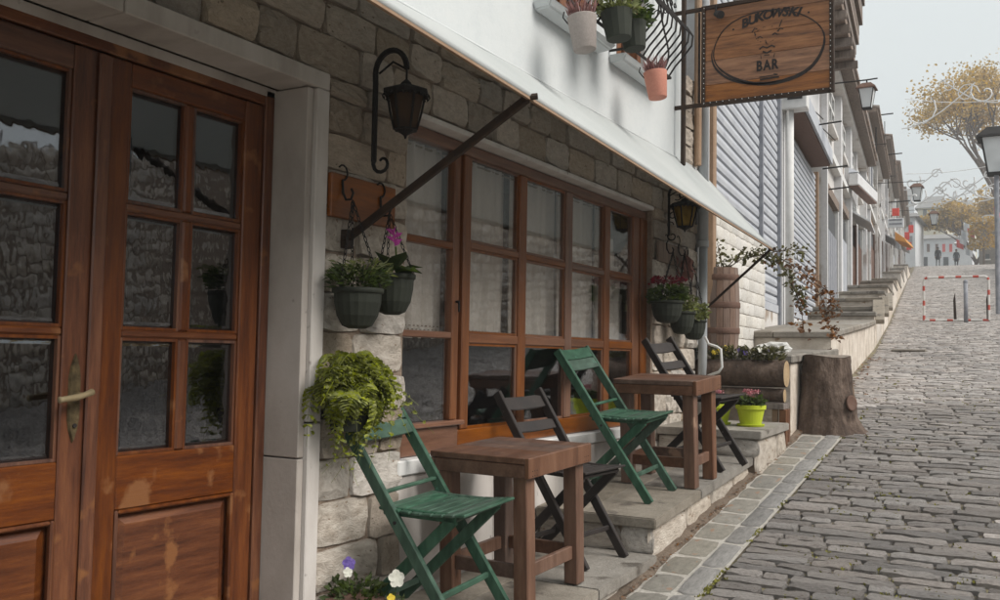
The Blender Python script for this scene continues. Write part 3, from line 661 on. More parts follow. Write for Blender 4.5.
# ------------------------------------------------------------------ lanterns
def lantern(loc, W, H, big, lab):
    e = empty('wall_lantern', loc, label=lab, cat='lantern', group='iron wall lanterns on the café wall')
    x, y, z = loc
    wt, wbm = W*.46, W*.27          # half widths top / bottom
    n_ = 6
    def ring(r, zz, s=0): return [Vector((r*math.cos(2*PI*(i+.5)/n_), r*math.sin(2*PI*(i+.5)/n_), zz)) for i in range(n_)]
    T, B_ = ring(wt, -.0), ring(wbm, -H*.72)
    for i in range(n_):
        m_ = MB(); m_.tube([T[i], (T[i]+B_[i])/2+T[i].normalized()*.003, B_[i]], .006, 4)
        m_.build('cage_bar', 'iron', e)
    g_ = MB(); g_.add([v*.93 for v in T]+[Vector((v.x*.93, v.y*.93, v.z)) for v in B_], [(i, (i+1) % n_, n_+(i+1) % n_, n_+i) for i in range(n_)]); g_.build('amber_glass' if not big else 'dark_glass', 'amber' if not big else 'darkglass', e)
    MB().lathe([(wbm*1.1, -H*.74), (wbm*1.15, -H*.71), (wbm*.6, -H*.78)], 6).lathe([(wbm*.7, -H*.76), (.008, -H*.84), (.004, -H*.9)], 6).build('base_cap', 'iron', e)
    MB().lathe([(wt*1.28, -.012), (wt*1.30, .006), (wt*.8, H*.1), (wt*.35, H*.16), (wt*.28, H*.2), (.006, H*.27)], 6).build('roof_cap', 'iron', e)
    mb = MB()      # wavy edge below the roof
    for i in range(24):
        a = 2*PI*i/24; mb.leaf((wt*1.2*math.cos(a), wt*1.2*math.sin(a), -.005), (0, 0, -1), .022, .02, (math.cos(a), math.sin(a), 0))
    mb.build('fringe', 'iron', e)
    # scroll bracket back to the wall
    k = x; mb = MB(); s = 1 if big else .8
    P = [(-k+.042, 0, -.27*s), (-k+.042, 0, -.1), (-k+.042, 0, .06)]
    for i in range(14):
        a = PI-i*PI/13*1.0; P.append((-k/2+.02+(k/2-.02)*math.cos(a), 0, .10*s+.09*s*math.sin(a)))
    mb.tube(P, .012*s, 6)
    mb.tube([(-.005+.0, 0, .10*s)]+[(-.035*s+.03*s*math.cos(t*.6)*(1-t*.07), 0, .10*s-.03*s*math.sin(t*.6)*(1-t*.07)) for t in range(0, 11)], .007*s, 5)
    mb.tube([(-k+.042, 0, -.27*s)]+[(-k+.085*s-.045*s*math.cos(t*.5)*(1-t*.06), 0, -.28*s-.045*s*math.sin(t*.5)*(1-t*.06)) for t in range(0, 12)], [.010*s]+[.009*s-.0003*t for t in range(12)], 5)
    mb.tube([(-k+.06*s, 0, .1*s), (-.07*s, 0, .14*s), (0, 0, .10*s), (0, 0, H*.2)], .005, 5)
    mb.build('scroll_bracket', 'iron', e)
    if not big:
        mb = MB()
        for q in range(5):
            a0_ = q*1.3; c_ = Vector((-k+.05+.02*q, 0, -.14+.07*q)); mb.tube([c_+Vector((.03*math.cos(a0_+t*.5)*(1-t*.06), .01*math.sin(q), .03*math.sin(a0_+t*.5)*(1-t*.06))) for t in range(10)], .004, 4)
        mb.build('ornament', 'iron', e)
lantern((.20, 3.13, 2.105), .17, .21, True, 'large black iron wall lantern with scroll bracket above the plank of hanging baskets')
lantern((.165, 6.72, 2.17), .20, .22, False, 'iron wall lantern with amber glass beside the drainpipe')

# ------------------------------------------------------------------ planks, hooks, hanging pots
def chain(mb, p, q, n=None, r=.0022, L=.022):
    p, q = Vector(p), Vector(q); n = n or max(2, int((q-p).length/L)); d = (q-p)/n
    s1 = d.cross(Vector((0, 1, 0))).normalized(); s2 = d.cross(s1).normalized()
    for i in range(n):
        c = p+d*(i+.5); s = s1 if i % 2 else s2; l = d.length*.62
        mb.tube([c+d.normalized()*l*math.cos(a)+s*.006*math.sin(a) for a in [k*PI/3 for k in range(7)]], r, 4, cap=False)
def hook(mb, p, s=1, big=.03):
    p = Vector(p); mb.tube([p+Vector((0, 0, .05*s)), p+Vector((.004, 0, 0)), p+Vector((.02, 0, -.03*s)), p+Vector((.045, 0, -.03*s)), p+Vector((.055, 0, -.005*s)), p+Vector((.045, 0, .012*s))], .005, 6)
    mb.tube([p+Vector((.0, big*math.sin(a), .05*s+big*(1-math.cos(a)))) for a in [k*.5 for k in range(9)]], .004, 5)
def tuft(mb, c, r, h, n, L, W, up=.6, spread=1.):
    for i in range(n):
        a = rnd.uniform(0, 2*PI); q = r*math.sqrt(rnd.random()); p = Vector((c[0]+q*math.cos(a), c[1]+q*math.sin(a), c[2]+rnd.random()*h))
        mb.leaf(p, (math.cos(a)*spread+rnd.uniform(-.4, .4), math.sin(a)*spread+rnd.uniform(-.4, .4), up+rnd.uniform(-.6, .6)), L*rnd.uniform(.6, 1.2), W*rnd.uniform(.7, 1.2))
def pk(y0, y1, z0, z1, lab, m='window_rail'):
    e = empty('hook_board', (.0, y0, z0), label=lab, cat='hook board')
    MB().box((.012, 0, 0), (.036, y1-y0, z1-z0)).build('plank', m, e, bevel=.004)
    return e
pb1 = pk(2.875, 3.30, 1.575, 1.75, 'varnished plank with iron hooks on the wall between the café door and window')
mb = MB(); hook(mb, (.04, .06, .10)); mb.build('hook', 'iron', pb1); mb = MB(); hook(mb, (.04, .31, .07)); mb.build('hook', 'iron', pb1)
pb2 = pk(6.54, 7.2, 1.745, 1.895, 'weathered board with hooks on the wall beneath the amber lantern', 'oldwood')
mb = MB(); hook(mb, (.04, .14, .10)); mb.build('hook', 'iron', pb2); mb = MB(); hook(mb, (.04, .40, .11), 1, .035); mb.build('hook', 'iron', pb2); mb = MB(); hook(mb, (.04, .60, .05)); mb.build('hook', 'iron', pb2)
def hang_pot(loc, r, h, tops, lab, grp, plant, label_extra=None):
    e = empty('hanging_pot', loc, label=lab, cat='hanging pot', group=grp)
    MB().lathe([(r*.35, -h), (r*.62, -h*.93), (r*.85, -h*.68), (r*.96, -h*.35), (r*.98, -h*.12)], 36, rib=.012).build('pot', 'pot_dark', e, smooth=False)
    MB().lathe([(r*.98, -h*.13), (r*1.07, -h*.10), (r*1.08, 0), (r*1.0, .002), (r*.94, -h*.08)], 28, close=False).build('rim', 'pot_dark', e, smooth=True)
    MB().lathe([(r*.95, -h*.1), (r*.5, -h*.05)], 16).build('soil', 'soil', e)
    mb = MB(); t = Vector(tops)-Vector(loc)
    for k in range(3):
        a = k*2.1+.4; chain(mb, (r*math.cos(a), r*math.sin(a), 0), t)
    mb.build('chain', 'iron', e)
    plant(e); return e
def plant_A(e):
    mb = MB(); tuft(mb, (0, 0, .01), .10, .07, 420, .045, .012, .3, 1.1); mb.build('foliage', 'leaf', e)
    mb = MB(); tuft(mb, (.02, 0, .05), .10, .05, 160, .04, .01, .4, 1.1); mb.build('young_shoots', 'leaf_pale', e)
def plant_B(e):
    for i in range(16):
        a = i*.8+rnd.uniform(-.2, .2); mb = MB(); mb.leaf((.02*math.cos(a), .02*math.sin(a), .01), (math.cos(a), math.sin(a), rnd.uniform(-.1, .9)), rnd.uniform(.1, .15), rnd.uniform(.05, .075), (0, 0, 1)); mb.build('leaf', 'leaf_dark' if i % 3 else 'leaf', e)
    mb = MB()
    for k in range(14):
        a = k*.9; mb.leaf((.04, -.05, .11+.004*k), (math.cos(a), math.sin(a), .9), .045, .02)
    mb.build('flower', 'fl_pink', e)
    mb = MB(); mb.tube([(.02, 0, 0), (.04, -.04, .11)], .004, 5); mb.build('flower_stem', 'leaf', e)
def plant_R(e):
    mb = MB(); tuft(mb, (0, 0, .0), .12, .10, 260, .05, .035, .2, 1); mb.build('foliage', 'leaf', e)
    mb = MB(); tuft(mb, (0, 0, .12), .12, .05, 200, .025, .02, .4, 1); mb.build('flowers', 'fl_red', e)
def plant_G(e):
    mb = MB(); tuft(mb, (0, 0, .0), .10, .12, 200, .045, .03, .2, 1); mb.build('foliage', 'leaf_pale', e)
G1 = 'dark pots hanging on chains left of the window'
hang_pot((.135, 2.93, 1.29), .094, .155, (.09, 2.94, 1.64), 'dark green pot of feathery greenery hanging on chains beside the door surround', G1, plant_A)
hang_pot((.125, 3.17, 1.365), .088, .165, (.09, 3.185, 1.62), 'dark green pot with broad leaves and a pink flower hanging next to the window', G1, plant_B)
G2 = 'dark pots hanging on chains right of the window'
hang_pot((.14, 6.42, 1.445), .112, .155, (.09, 6.68, 1.82), 'leftmost dark pot hanging right of the window, full of dark red flowers', G2, plant_R)
hang_pot((.14, 6.74, 1.385), .095, .165, (.09, 6.94, 1.84), 'middle dark pot of pale green leaves hanging below the old board', G2, plant_G)
hang_pot((.14, 7.02, 1.335), .09, .15, (.09, 7.14, 1.78), 'rightmost and lowest of the dark hanging pots, next to the drainpipe', G2, plant_G)
mb = MB()
r_ = random.Random(3)
for i in range(26):
    a = r_.uniform(0, 6.28); mb.leaf((.07+r_.uniform(-.02, .02), 7.0+r_.uniform(-.16, .12), 1.80+r_.uniform(-.09, .04)), (.3, math.cos(a)*.4, -.9), .10, .05)
o = mb.build('dried_bouquet', 'chimney_cloth'); tag(o, 'faded pink dried bundle hanging from the old hook board', 'dried flowers')

# fern in a pot on the wall
fe = empty('fern', (.10, 2.94, .88), label='lush bright green fern spilling down the wall behind the nearest green chair', cat='fern')
MB().lathe([(.07, -.14), (.09, -.02), (.1, 0)], 16).build('pot', 'pot_dark', fe)
MB().box((-.1, -.06, -.10), (-.05, .06, -.07)).build('bracket', 'iron', fe)
def frond_mesh(seed):
    r_ = random.Random(seed); mb = MB(); L = .30; P = []; dr = (.05, .12, .2, .30, .42)[seed]
    n_ = 17
    for i in range(n_+1):
        t = i/n_; P.append(Vector((L*(t-.45*t*t)*.95, .01*math.sin(t*4+seed), .12*math.sin(min(1, t*1.3)*PI*.5)-dr*t*t*t-.06*t*t)))
    mb.tube(P, [.0022*(1-.7*i/n_) for i in range(n_+1)], 4)
    for i in range(1, n_+1):
        t = i/n_; d = (P[i]-P[i-1]).normalized(); l = .068*math.sin(PI*min(1, t*.90+.12))**.75
        for s in (-1, 1):
            dd = Vector((0, s, 0))*.95+d*.35+Vector((0, 0, -.18)); 
            for k in range(3):
                mb.leaf(P[i]+dd.normalized()*l*k*.25, dd+Vector((r_.uniform(-.2, .2), 0, r_.uniform(-.2, .2))), l*(.62-.08*k), .019, (0, 0, 1))
    return mb
FM = [frond_mesh(i).build('frond', 'fern', fe).data for i in range(5)]
for o in [c for c in kids(fe) if c.name.startswith('frond')]: bpy.data.objects.remove(o)
for i in range(84):
    o = link('frond', FM[i % 5], fe); a = rnd.uniform(-PI*.62, PI*.62); el = rnd.uniform(-1.0, 1.0)
    o.rotation_euler = (rnd.uniform(-.3, .3), -el, a); s = rnd.uniform(.7, 1.12)*(1 if abs(a) > .7 else .8); o.scale = (s, s, s)
    o.location = (.02*math.cos(a), .03*math.sin(a), rnd.uniform(-.05, .05))
r2_ = 0
# ------------------------------------------------------------------ tables
def table(loc, W, D, H, lab, tl, rz=0):      # W along x, D along y
    e = empty('wooden_table', loc, tilt(rz, tl), label=lab, cat='table', group='low wooden tables on the café terraces')
    lg = .07
    nb = 5
    for i in range(nb):
        a = -D/2+D*i/nb; b = -D/2+D*(i+1)/nb-.0015
        MB().box((-W/2+.001, a, H-.026+rnd.uniform(-.0008, .0008)), (W/2-.024, b, H+rnd.uniform(-.001, .001))).build('top_board', 'table_wood', e, bevel=.0025).rotation_euler = (0, 0, 0)
    MB().box((W/2-.023, -D/2, H-.085), (W/2, D/2, H+.001)).build('apron', 'table_leg', e, bevel=.003)
    MB().box((-W/2, -D/2, H-.085), (-W/2+.022, D/2, H-.028)).build('apron', 'table_leg', e, bevel=.003)
    for s in (-1, 1):
        y = s*(D/2-.012); MB().box((-W/2+.023, y-.011, H-.085), (W/2-.0235, y+.011, H-.028)).build('apron', 'table_wood', e, bevel=.003)
    if True:
        mb = MB()
        for i in (0, 1, 2):
            for j in (0, 1): 
                for s in (-1, 1): mb.tube([(W/2-.001, s*(D/2-.03-.018*i)*1, H-.055-.02*j), (W/2+.0012, s*(D/2-.03-.018*i), H-.055-.02*j)], .0022, 6)
        mb.build('screw_heads', 'iron', e)
    for sx in (-1, 1):
        for sy in (-1, 1):
            cx_, cy_ = sx*(W/2-.028-lg/2), sy*(D/2-.026-lg/2); MB().box((cx_-lg/2, cy_-lg/2, 0), (cx_+lg/2, cy_+lg/2, H-.028)).build('leg', 'table_leg', e, bevel=.004)
    z = .115; h = .06
    for sx in (-1, 1):
        cx_ = sx*(W/2-.028-lg/2); MB().box((cx_-.012, -D/2+.026+lg, z), (cx_+.012, D/2-.026-lg, z+h)).build('stretcher', 'table_leg', e, bevel=.003)
    for sy in (-1, 1):
        cy_ = sy*(D/2-.026-lg/2); MB().box((-W/2+.028+lg, cy_-.012, z), (W/2-.028-lg, cy_+.012, z+h)).build('stretcher', 'table_wood', e, bevel=.003)
    return e
table((.36, 3.82, plat(3.82)+.003), .51, .56, .635, 'brown wooden table nearest the camera, between the green chair and the dark chair', .05, R(-3))
table((.44, 5.65, plat(5.65)+.002), .53, .44, .635, 'brown wooden table farther up, on the second terrace by the end of the window', .075, R(-2))

# ------------------------------------------------------------------ folding chairs (local +x is the front)
def chair(loc, m, lab, rz, tl, style=0, grp=None, wd=.40, sl_=1.0):
    e = empty('folding_chair', loc, tilt(rz, tl), label=lab, cat='chair', group=grp)
    A0, A1 = Vector((-.285, 0, .835)), Vector((.275, 0, .0)); B0, B1 = Vector((.235, 0, .445)), Vector((-.235, 0, .0))
    w2 = wd/2
    for s in (-1, 1):
        o_ = Vector((0, s*w2, 0)); MB().bar(A0+o_, A1+o_, .024, .050, (0, 1, 0) if 0 else (1, 0, 0)).build('back_leg', m, e, bevel=.004)
        o_ = Vector((0, s*(w2-.028), 0)); MB().bar(B0+o_, B1+o_, .022, .046, (1, 0, 0)).build('front_leg', m, e, bevel=.004)
        o_ = Vector((0, s*(w2-.026), 0)); MB().bar((-.08, o_.y, .455), (.25, o_.y, .448), .018, .034).build('seat_rail', m, e, bevel=.004)
    dA = (A0-A1).normalized(); nrm = Vector((dA.z, 0, -dA.x))
    def slat(t, h, name='backrest_slat', off=.016, ext=.012):
        c = A1+(A0-A1)*t+nrm*off*1.0; m_ = MB(); u = dA*h/2; k = nrm*.007; L_ = w2+ext; vs = []
        n_ = 8
        for sd in (-1, 1):
            for i in range(n_+1):
                y = -L_+2*L_*i/n_; cv = nrm*(-.012*(1-(y/L_)**2)); rr = 1 if 0 < i < n_ else .72
                vs += [c+cv+k*sd-u*1.0+Vector((0, y, 0)), c+cv+k*sd+u*rr+Vector((0, y, 0))]
        N2 = 2*(n_+1); fs = []
        for i in range(n_):
            a = 2*i; fs += [(a, a+1, a+3, a+2), (N2+a, N2+a+2, N2+a+3, N2+a+1), (a, a+2, N2+a+2, N2+a), (a+1, N2+a+1, N2+a+3, a+3)]
        fs += [(0, N2, N2+1, 1), (2*n_, 2*n_+1, N2+2*n_+1, N2+2*n_)]
        m_.add(vs, fs).build(name, m, e, bevel=.002, recalc=True)
    if style == 0:
        slat(.958, .068); slat(.886, .070); 
        c = A1+(A0-A1)*.63; MB().bar(c+Vector((0, -w2+.01, 0)), c+Vector((0, w2-.01, 0)), .022, .014).build('back_rung', m, e, bevel=.003)
    else:
        slat(.93, .075, off=.0, ext=-.012); slat(.79, .06, off=.0, ext=-.012)
    ns = 8; x0, x1 = -.085, -.085+.37*sl_; z0 = .474
    for i in range(ns):
        a = x0+(x1-x0)*i/ns; b = x0+(x1-x0)*(i+1)/ns-.006; zc = lambda x: z0-.012*math.sin(PI*(x-x0)/(x1-x0))
        MB().hexa([(a, -w2-.006, zc(a)-.012), (b, -w2-.006, zc(b)-.012), (b, w2+.006, zc(b)-.012), (a, w2+.006, zc(a)-.012), (a, -w2-.006, zc(a)), (b, -w2-.006, zc(b)), (b, w2+.006, zc(b)), (a, w2+.006, zc(a))]).build('seat_slat', m, e, bevel=.003)
    p = A1+(A0-A1)*.17; MB().bar(p+Vector((0, -w2+.01, 0)), p+Vector((0, w2-.01, 0)), .016, .024).build('stretcher', m, e, bevel=.003)
    p = B1+(B0-B1)*.2; MB().bar(p+Vector((0, -w2+.04, 0)), p+Vector((0, w2-.04, 0)), .016, .024).build('stretcher', m, e, bevel=.003)
    p = B0+Vector((.01, 0, .0)); MB().tube([p+Vector((0, -w2+.02, 0)), p+Vector((0, w2-.02, 0))], .011, 8).build('front_rung', m, e)
    mb = MB(); q = A1+(A0-A1)*.5
    for s in (-1, 1): MB().tube([Vector((q.x, s*(w2+.010), q.z)), Vector((q.x, s*(w2+.017), q.z))], .007, 8).build('pivot_bolt', 'iron', e)
    return e
GG, GD = 'green folding chairs on the terraces', 'dark brown folding chairs on the terraces'
chair((.245, 3.285, plat(3.285)), 'green', 'green folding chair nearest the camera, in front of the hanging fern', R(3), .035, 0, GG, .42, 1.06)
chair((.285, 5.20, plat(5.20)), 'green', 'green folding chair on the second terrace in front of the window', R(-1), .07, 0, GG, .37)
chair((.275, 4.48, plat(4.48)), 'darkpaint', 'dark brown folding chair partly hidden behind the nearer table', R(-10), .035, 1, GD, .35)
chair((.42, 6.22, plat(6.22)), 'darkpaint', 'dark brown folding chair against the stone wall behind the farther table', R(-10), .06, 1, GD, .33)
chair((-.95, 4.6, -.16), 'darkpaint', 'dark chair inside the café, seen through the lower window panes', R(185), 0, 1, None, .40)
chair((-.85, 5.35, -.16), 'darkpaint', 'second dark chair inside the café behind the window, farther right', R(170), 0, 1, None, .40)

# ------------------------------------------------------------------ pansies at the foot of the door surround
pf = empty('pansy_planter', (.12, 2.98, plat(3)), label='terracotta planter of pansies on the ground at the foot of the marble surround', cat='planter')
MB().lathe([(.07, 0), (.10, .10), (.115, .11), (.115, .13), (.10, .13)], 20).build('pot', 'hoop', pf)
mb = MB(); tuft(mb, (.0, .0, .12), .10, .06, 130, .045, .022, .6); tuft(mb, (.10, .04, .06), .10, .06, 90, .045, .022, .6); mb.build('foliage', 'leaf', pf)
def pansy(c, m, parent, s=.028, facing=(.9, -.6, .3)):
    mb = MB(); f = Vector(facing).normalized(); a_ = f.cross(Vector((0, 0, 1))).normalized(); b_ = a_.cross(f)
    for k in range(5):
        a = PI/2+k*2*PI/5; d = (a_*math.cos(a)+b_*math.sin(a)); e_ = f.cross(d); cc = Vector(c)+d*s*.5+f*.0015*k; n8 = 9
        mb.add([cc+d*s*.52*math.cos(q*2*PI/n8)+e_*s*.5*math.sin(q*2*PI/n8)+f*.12*s*abs(math.sin(q*2*PI/n8)) for q in range(n8)]+[cc], [(q, (q+1) % n8, n8) for q in range(n8)])
    mb.build('flower', m, parent)
    MB().tube([Vector(c), Vector(c)+Vector((-.01, .01, -.09))], .0015, 4).build('flower_stem', 'leaf', parent)
pansy((-.02, -.02, .26), 'fl_violet', pf); pansy((.0, -.05, .235), 'fl_white', pf, .02); pansy((.15, .06, .21), 'fl_white', pf, .035); pansy((.17, .0, .15), 'fl_yellow', pf, .018)

# ------------------------------------------------------------------ lime pots, log planter, stump, barrel
def lime(loc, lab, fl):
    e = empty('lime_flower_pot', loc, label=lab, cat='flower pot', group='lime green flower pots on the upper terrace')
    MB().lathe([(.074, .012), (.098, .125), (.108, .127), (.110, .155), (.102, .156), (.098, .135)], 28).build('pot', 'pot_lime', e, smooth=False)
    MB().lathe([(.07, 0), (.095, .004), (.10, .018), (.092, .02), (.075, .01)], 28).build('saucer', 'pot_lime', e)
    MB().lathe([(.099, .135), (.05, .142)], 16).build('soil', 'soil', e)
    mb = MB(); tuft(mb, (0, 0, .15), .08, .05, 120, .05, .04, .35); mb.build('foliage', 'leaf', e)
    mb = MB()
    for k in range(14):
        a = rnd.uniform(0, 6.28); q = rnd.uniform(0, .05); tuft(mb, (q*math.cos(a), q*math.sin(a), .21+rnd.random()*.05), .015, .012, 14, .014, .012)
    mb.build('flowers', fl, e)
    mb = MB()
    for k in range(8): mb.tube([(rnd.uniform(-.02, .02), rnd.uniform(-.02, .02), .14), (rnd.uniform(-.05, .05), rnd.uniform(-.05, .05), .22)], .002, 4)
    mb.build('stems', 'leaf', e)
lime((.585, 6.98, .555), 'lime green pot of pink flowers on the corner of the upper terrace', 'fl_rose')
lime((.33, 7.0, .555), 'lime green pot mostly hidden behind the farther table and dark chair', 'fl_rose')
lp = empty('log_planter', (0, 7.6, .56), label='hollowed log planter of pansies on a low timber stand before the stump', cat='planter')
def log(name, x0, x1, z, r, cap='cutwood', m='bark', parent=lp, y=0, hollow=True):
    mb = MB(); n_ = 22; k_ = 16; vs = []
    for i in range(k_+1):
        x = x0+(x1-x0)*i/k_
        for j in range(n_):
            a = 2*PI*j/n_; q = r*(1+.05*noise.noise(Vector((x*7, math.cos(a)*1.5, math.sin(a)*1.5+z*9)))+.03*noise.noise(Vector((x*25, math.cos(a)*5, math.sin(a)*5))))
            vs.append((x, y+q*math.cos(a), z+q*math.sin(a)))
    fs = [(i*n_+j, i*n_+(j+1) % n_, (i+1)*n_+(j+1) % n_, (i+1)*n_+j) for i in range(k_) for j in range(n_)]
    mb.add(vs, fs); o = mb.build(name, m, parent, smooth=True)
    for xe, s in ((x1, 1), (x0, -1)):
        c = MB(); base = vs[-n_:] if s > 0 else vs[:n_]; c.add([(v[0]+.001*s, y+(v[1]-y)*.96, z+(v[2]-z)*.96) for v in base]+[(xe+.004*s, y, z)], [(j, (j+1) % n_, n_) for j in range(n_)]); c.build('cut_face', cap, o)
    return o
log('planter_log', -.05, .70, .375, .108); log('lower_log', .05, .69, .205, .055, y=-.02)
bx('stand_board', (.1, -.09, .10), (.70, .09, .145), 'oldwood', lp); 
MB().box((.66, -.075, -.21), (.715, -.02, .10)).build('stand_post', 'table_leg', lp, bevel=.004); MB().box((.60, -.06, .0), (.645, -.03, .10)).build('stand_post', 'ochre', lp, bevel=.004); MB().box((.655, .03, -.21), (.71, .08, .10)).build('stand_post', 'table_leg', lp, bevel=.004)
mb = MB()
for x in (.08, .18, .3, .42, .54, .6): tuft(mb, (x, 0, .47), .07, .10, 90, .06, .022, .8)
mb.build('foliage', 'leaf_olive', lp)
for x, m in ((.12, 'fl_yellow'), (.16, 'fl_yellow'), (.22, 'fl_yellow'), (.28, 'fl_white'), (.33, 'fl_violet'), (.38, 'fl_violet'), (.5, 'fl_white'), (.56, 'fl_violet')):
    pansy((x, rnd.uniform(-.05, .0), .55+rnd.uniform(-.02, .04)), m, lp, .026)

st = empty('tree_stump', (.87, 8.28, zg(8.3)-.01), label='big dark tree stump standing at the street edge, knot on its right side', cat='tree stump')
mb = MB(); n_ = 96; lv = 44; vs = []
for i in range(lv+1):
    t = i/lv; z = -.06+.685*t
    for j in range(n_):
        a = 2*PI*j/n_; dx, dy = math.cos(a), math.sin(a)
        q = .192+.062*(1-t)**1.3+.045*math.exp(-t*9)*(1+math.sin(a*5+1))*.8
        q += .022*noise.noise(Vector((dx*1.6, dy*1.6, t*1.5)))+.016*noise.noise(Vector((dx*5, dy*5, t*3)))+.012*abs(noise.noise(Vector((dx*9, dy*9, t*3.5))))-.004+.009*noise.noise(Vector((dx*22, dy*22, t*14)))
        kn = math.exp(-(((a-5.75)/.30)**2+((t-.44)/.15)**2)); q += .05*kn*(1-.35*math.exp(-(((a-5.75)/.16)**2+((t-.44)/.08)**2)))
        rf_ = math.exp(-(((a-6.0)/.5)**2+(t/.16)**2)); q += .13*rf_
        vs.append((q*dx+.02*(1-t), q*dy, z+(.012*math.sin(a*2) if i == lv else 0)))
fs = [(i*n_+j, i*n_+(j+1) % n_, (i+1)*n_+(j+1) % n_, (i+1)*n_+j) for i in range(lv) for j in range(n_)]
mb.add(vs, fs).build('trunk', 'bark', st, smooth=True)
c = MB(); c.add([(v[0]*.97, v[1]*.97, v[2]+.003) for v in vs[-n_:]]+[(0, 0, .64)], [(j, (j+1) % n_, n_) for j in range(n_)]); c.build('cut_face', 'cutgrey', st)
kn = MB().lathe([(.06, -.01), (.058, .004), (.045, .0), (.015, -.006)], 14); ko = kn.build('knot', 'hoop', st, smooth=True); 
ka = 5.75; ko.matrix_local = Matrix.Translation((.262*math.cos(ka), .262*math.sin(ka), .25)) @ Vector((math.cos(ka), math.sin(ka), .1)).to_track_quat('Z', 'Y').to_matrix().to_4x4() @ Matrix.Diagonal((1, 1.1, 1, 1))

ba = empty('barrel', (.06, 8.0, .98), label='tall faded wooden barrel with rusty hoops behind the drainpipe', cat='barrel')
ns = 16
for i in range(ns):
    a0_, a1_ = 2*PI*i/ns+.01, 2*PI*(i+1)/ns-.01; mb = MB(); vs = []
    for k in range(7):
        t = k/6; q = .125+.022*math.sin(PI*t)+.012*t; z = .84*t
        for a in (a0_, a1_):
            for rr in (q, q-.015): vs.append((rr*math.cos(a), rr*math.sin(a), z))
    fs = []
    for k in range(6):
        o = 4*k; fs += [(o, o+2, o+6, o+4), (o+1, o+5, o+7, o+3), (o, o+4, o+5, o+1), (o+2, o+3, o+7, o+6)]
    fs += [(24, 26, 27, 25), (0, 1, 3, 2)]
    mb.add(vs, fs).build('stave', 'barrel', ba)
for t in (.10, .36, .62, .90):
    q = .125+.022*math.sin(PI*t)+.012*t+.002; MB().lathe([(q, .84*t-.025), (q+.003, .84*t-.02), (q+.003, .84*t+.02), (q, .84*t+.025)], 24, close=False).build('hoop', 'hoop', ba, smooth=True)
MB().lathe([(.12, .78), (.02, .79)], 16).build('soil', 'soil', ba)
vn = empty('rambling_plant', (.06, 8.0, 1.78), label='straggling leafy plant growing from the barrel and drooping to the right', cat='plant')
def vine(P, leaves, L, name='stem', m='leaf_olive', r=.005):
    o = MB().tube(P, [r*(1-.6*i/len(P)) for i in range(len(P))], 5).build(name, 'bark', vn)
    mb = MB()
    for i in range(leaves):
        t = rnd.random()**.8*(len(P)-1); k = int(min(t, len(P)-2)); p = Vector(P[k]).lerp(Vector(P[k+1]), t-k)
        mb.leaf(p+Vector([rnd.gauss(0, .035) for _ in range(3)]), [rnd.uniform(-1, 1), rnd.uniform(-1, 1), rnd.uniform(-.9, .5)], L*rnd.uniform(.6, 1.2), L*.55)
    mb.build('leaves', m, o)
vine([(0, 0, 0), (.0, -.02, .12), (-.04, 0, .26)], 34, .055); vine([(0, 0, 0), (-.05, .02, .10), (-.12, .05, .2), (-.14, .05, .3)], 34, .055)
vine([(0, 0, 0), (.10, .05, .12), (.2, .1, .15), (.3, .16, .2)], 60, .055)
vine([(0, 0, 0), (.14, .08, .12), (.30, .16, .16), (.44, .25, .08), (.52, .34, -.08), (.60, .42, -.26)], 150, .06)
vine([(.30, .16, .16), (.42, .30, .14), (.56, .42, .06), (.66, .55, -.06), (.72, .62, -.22), (.76, .66, -.42), (.82, .68, -.55)], 160, .06, m='leaf_dry')
vine([(.52, .34, -.08), (.58, .40, -.28), (.60, .42, -.5)], 50, .06, m='leaf_dry'); vine([(.30, .16, .16), (.5, .3, .22), (.62, .42, .2)], 50, .055)
vine([(.66, .55, -.06), (.76, .6, -.12), (.84, .66, -.3)], 36, .055, m='leaf_dry')

# ------------------------------------------------------------------ pipes beside the café
dp = empty('drainpipe', (.055, 7.50, 0), label='grey metal drainpipe at the right end of the café wall', cat='drainpipe')
MB().tube([(0, 0, .5), (0, 0, 2.0)], .036, 16).build('pipe_length', 'zinc', dp, smooth=True); MB().tube([(0, 0, 1.98), (0, 0, 7.0)], .042, 16).build('pipe_length', 'zinc', dp, smooth=True)
MB().tube([(0, 0, 1.95), (0, 0, 2.0)], .046, 16).build('collar', 'zinc', dp); MB().tube([(-.06, 0, 2.25), (.0, 0, 2.25)], .01, 6).tube([(0, 0, 2.235), (0, 0, 2.265)], .046, 16).build('bracket', 'zinc', dp)
MB().tube([(-.01, -.12, 2.6), (-.01, -.12, 7)], .03, 10).build('side_pipe', 'ochre', dp)
bp_ = MB().tube([(.10, 7.42, 1.22), (.13, 7.42, 1.16), (.20, 7.40, 1.14), (.235, 7.40, 1.12), (.245, 7.40, .98), (.22, 7.40, .94), (.13, 7.42, .91), (.115, 7.42, .86), (.115, 7.42, .60)], .011, 8).build('bent_pipe', 'whitepaint', smooth=True)
tag(bp_, 'thin white bent pipe at the foot of the grey drainpipe', 'pipe')

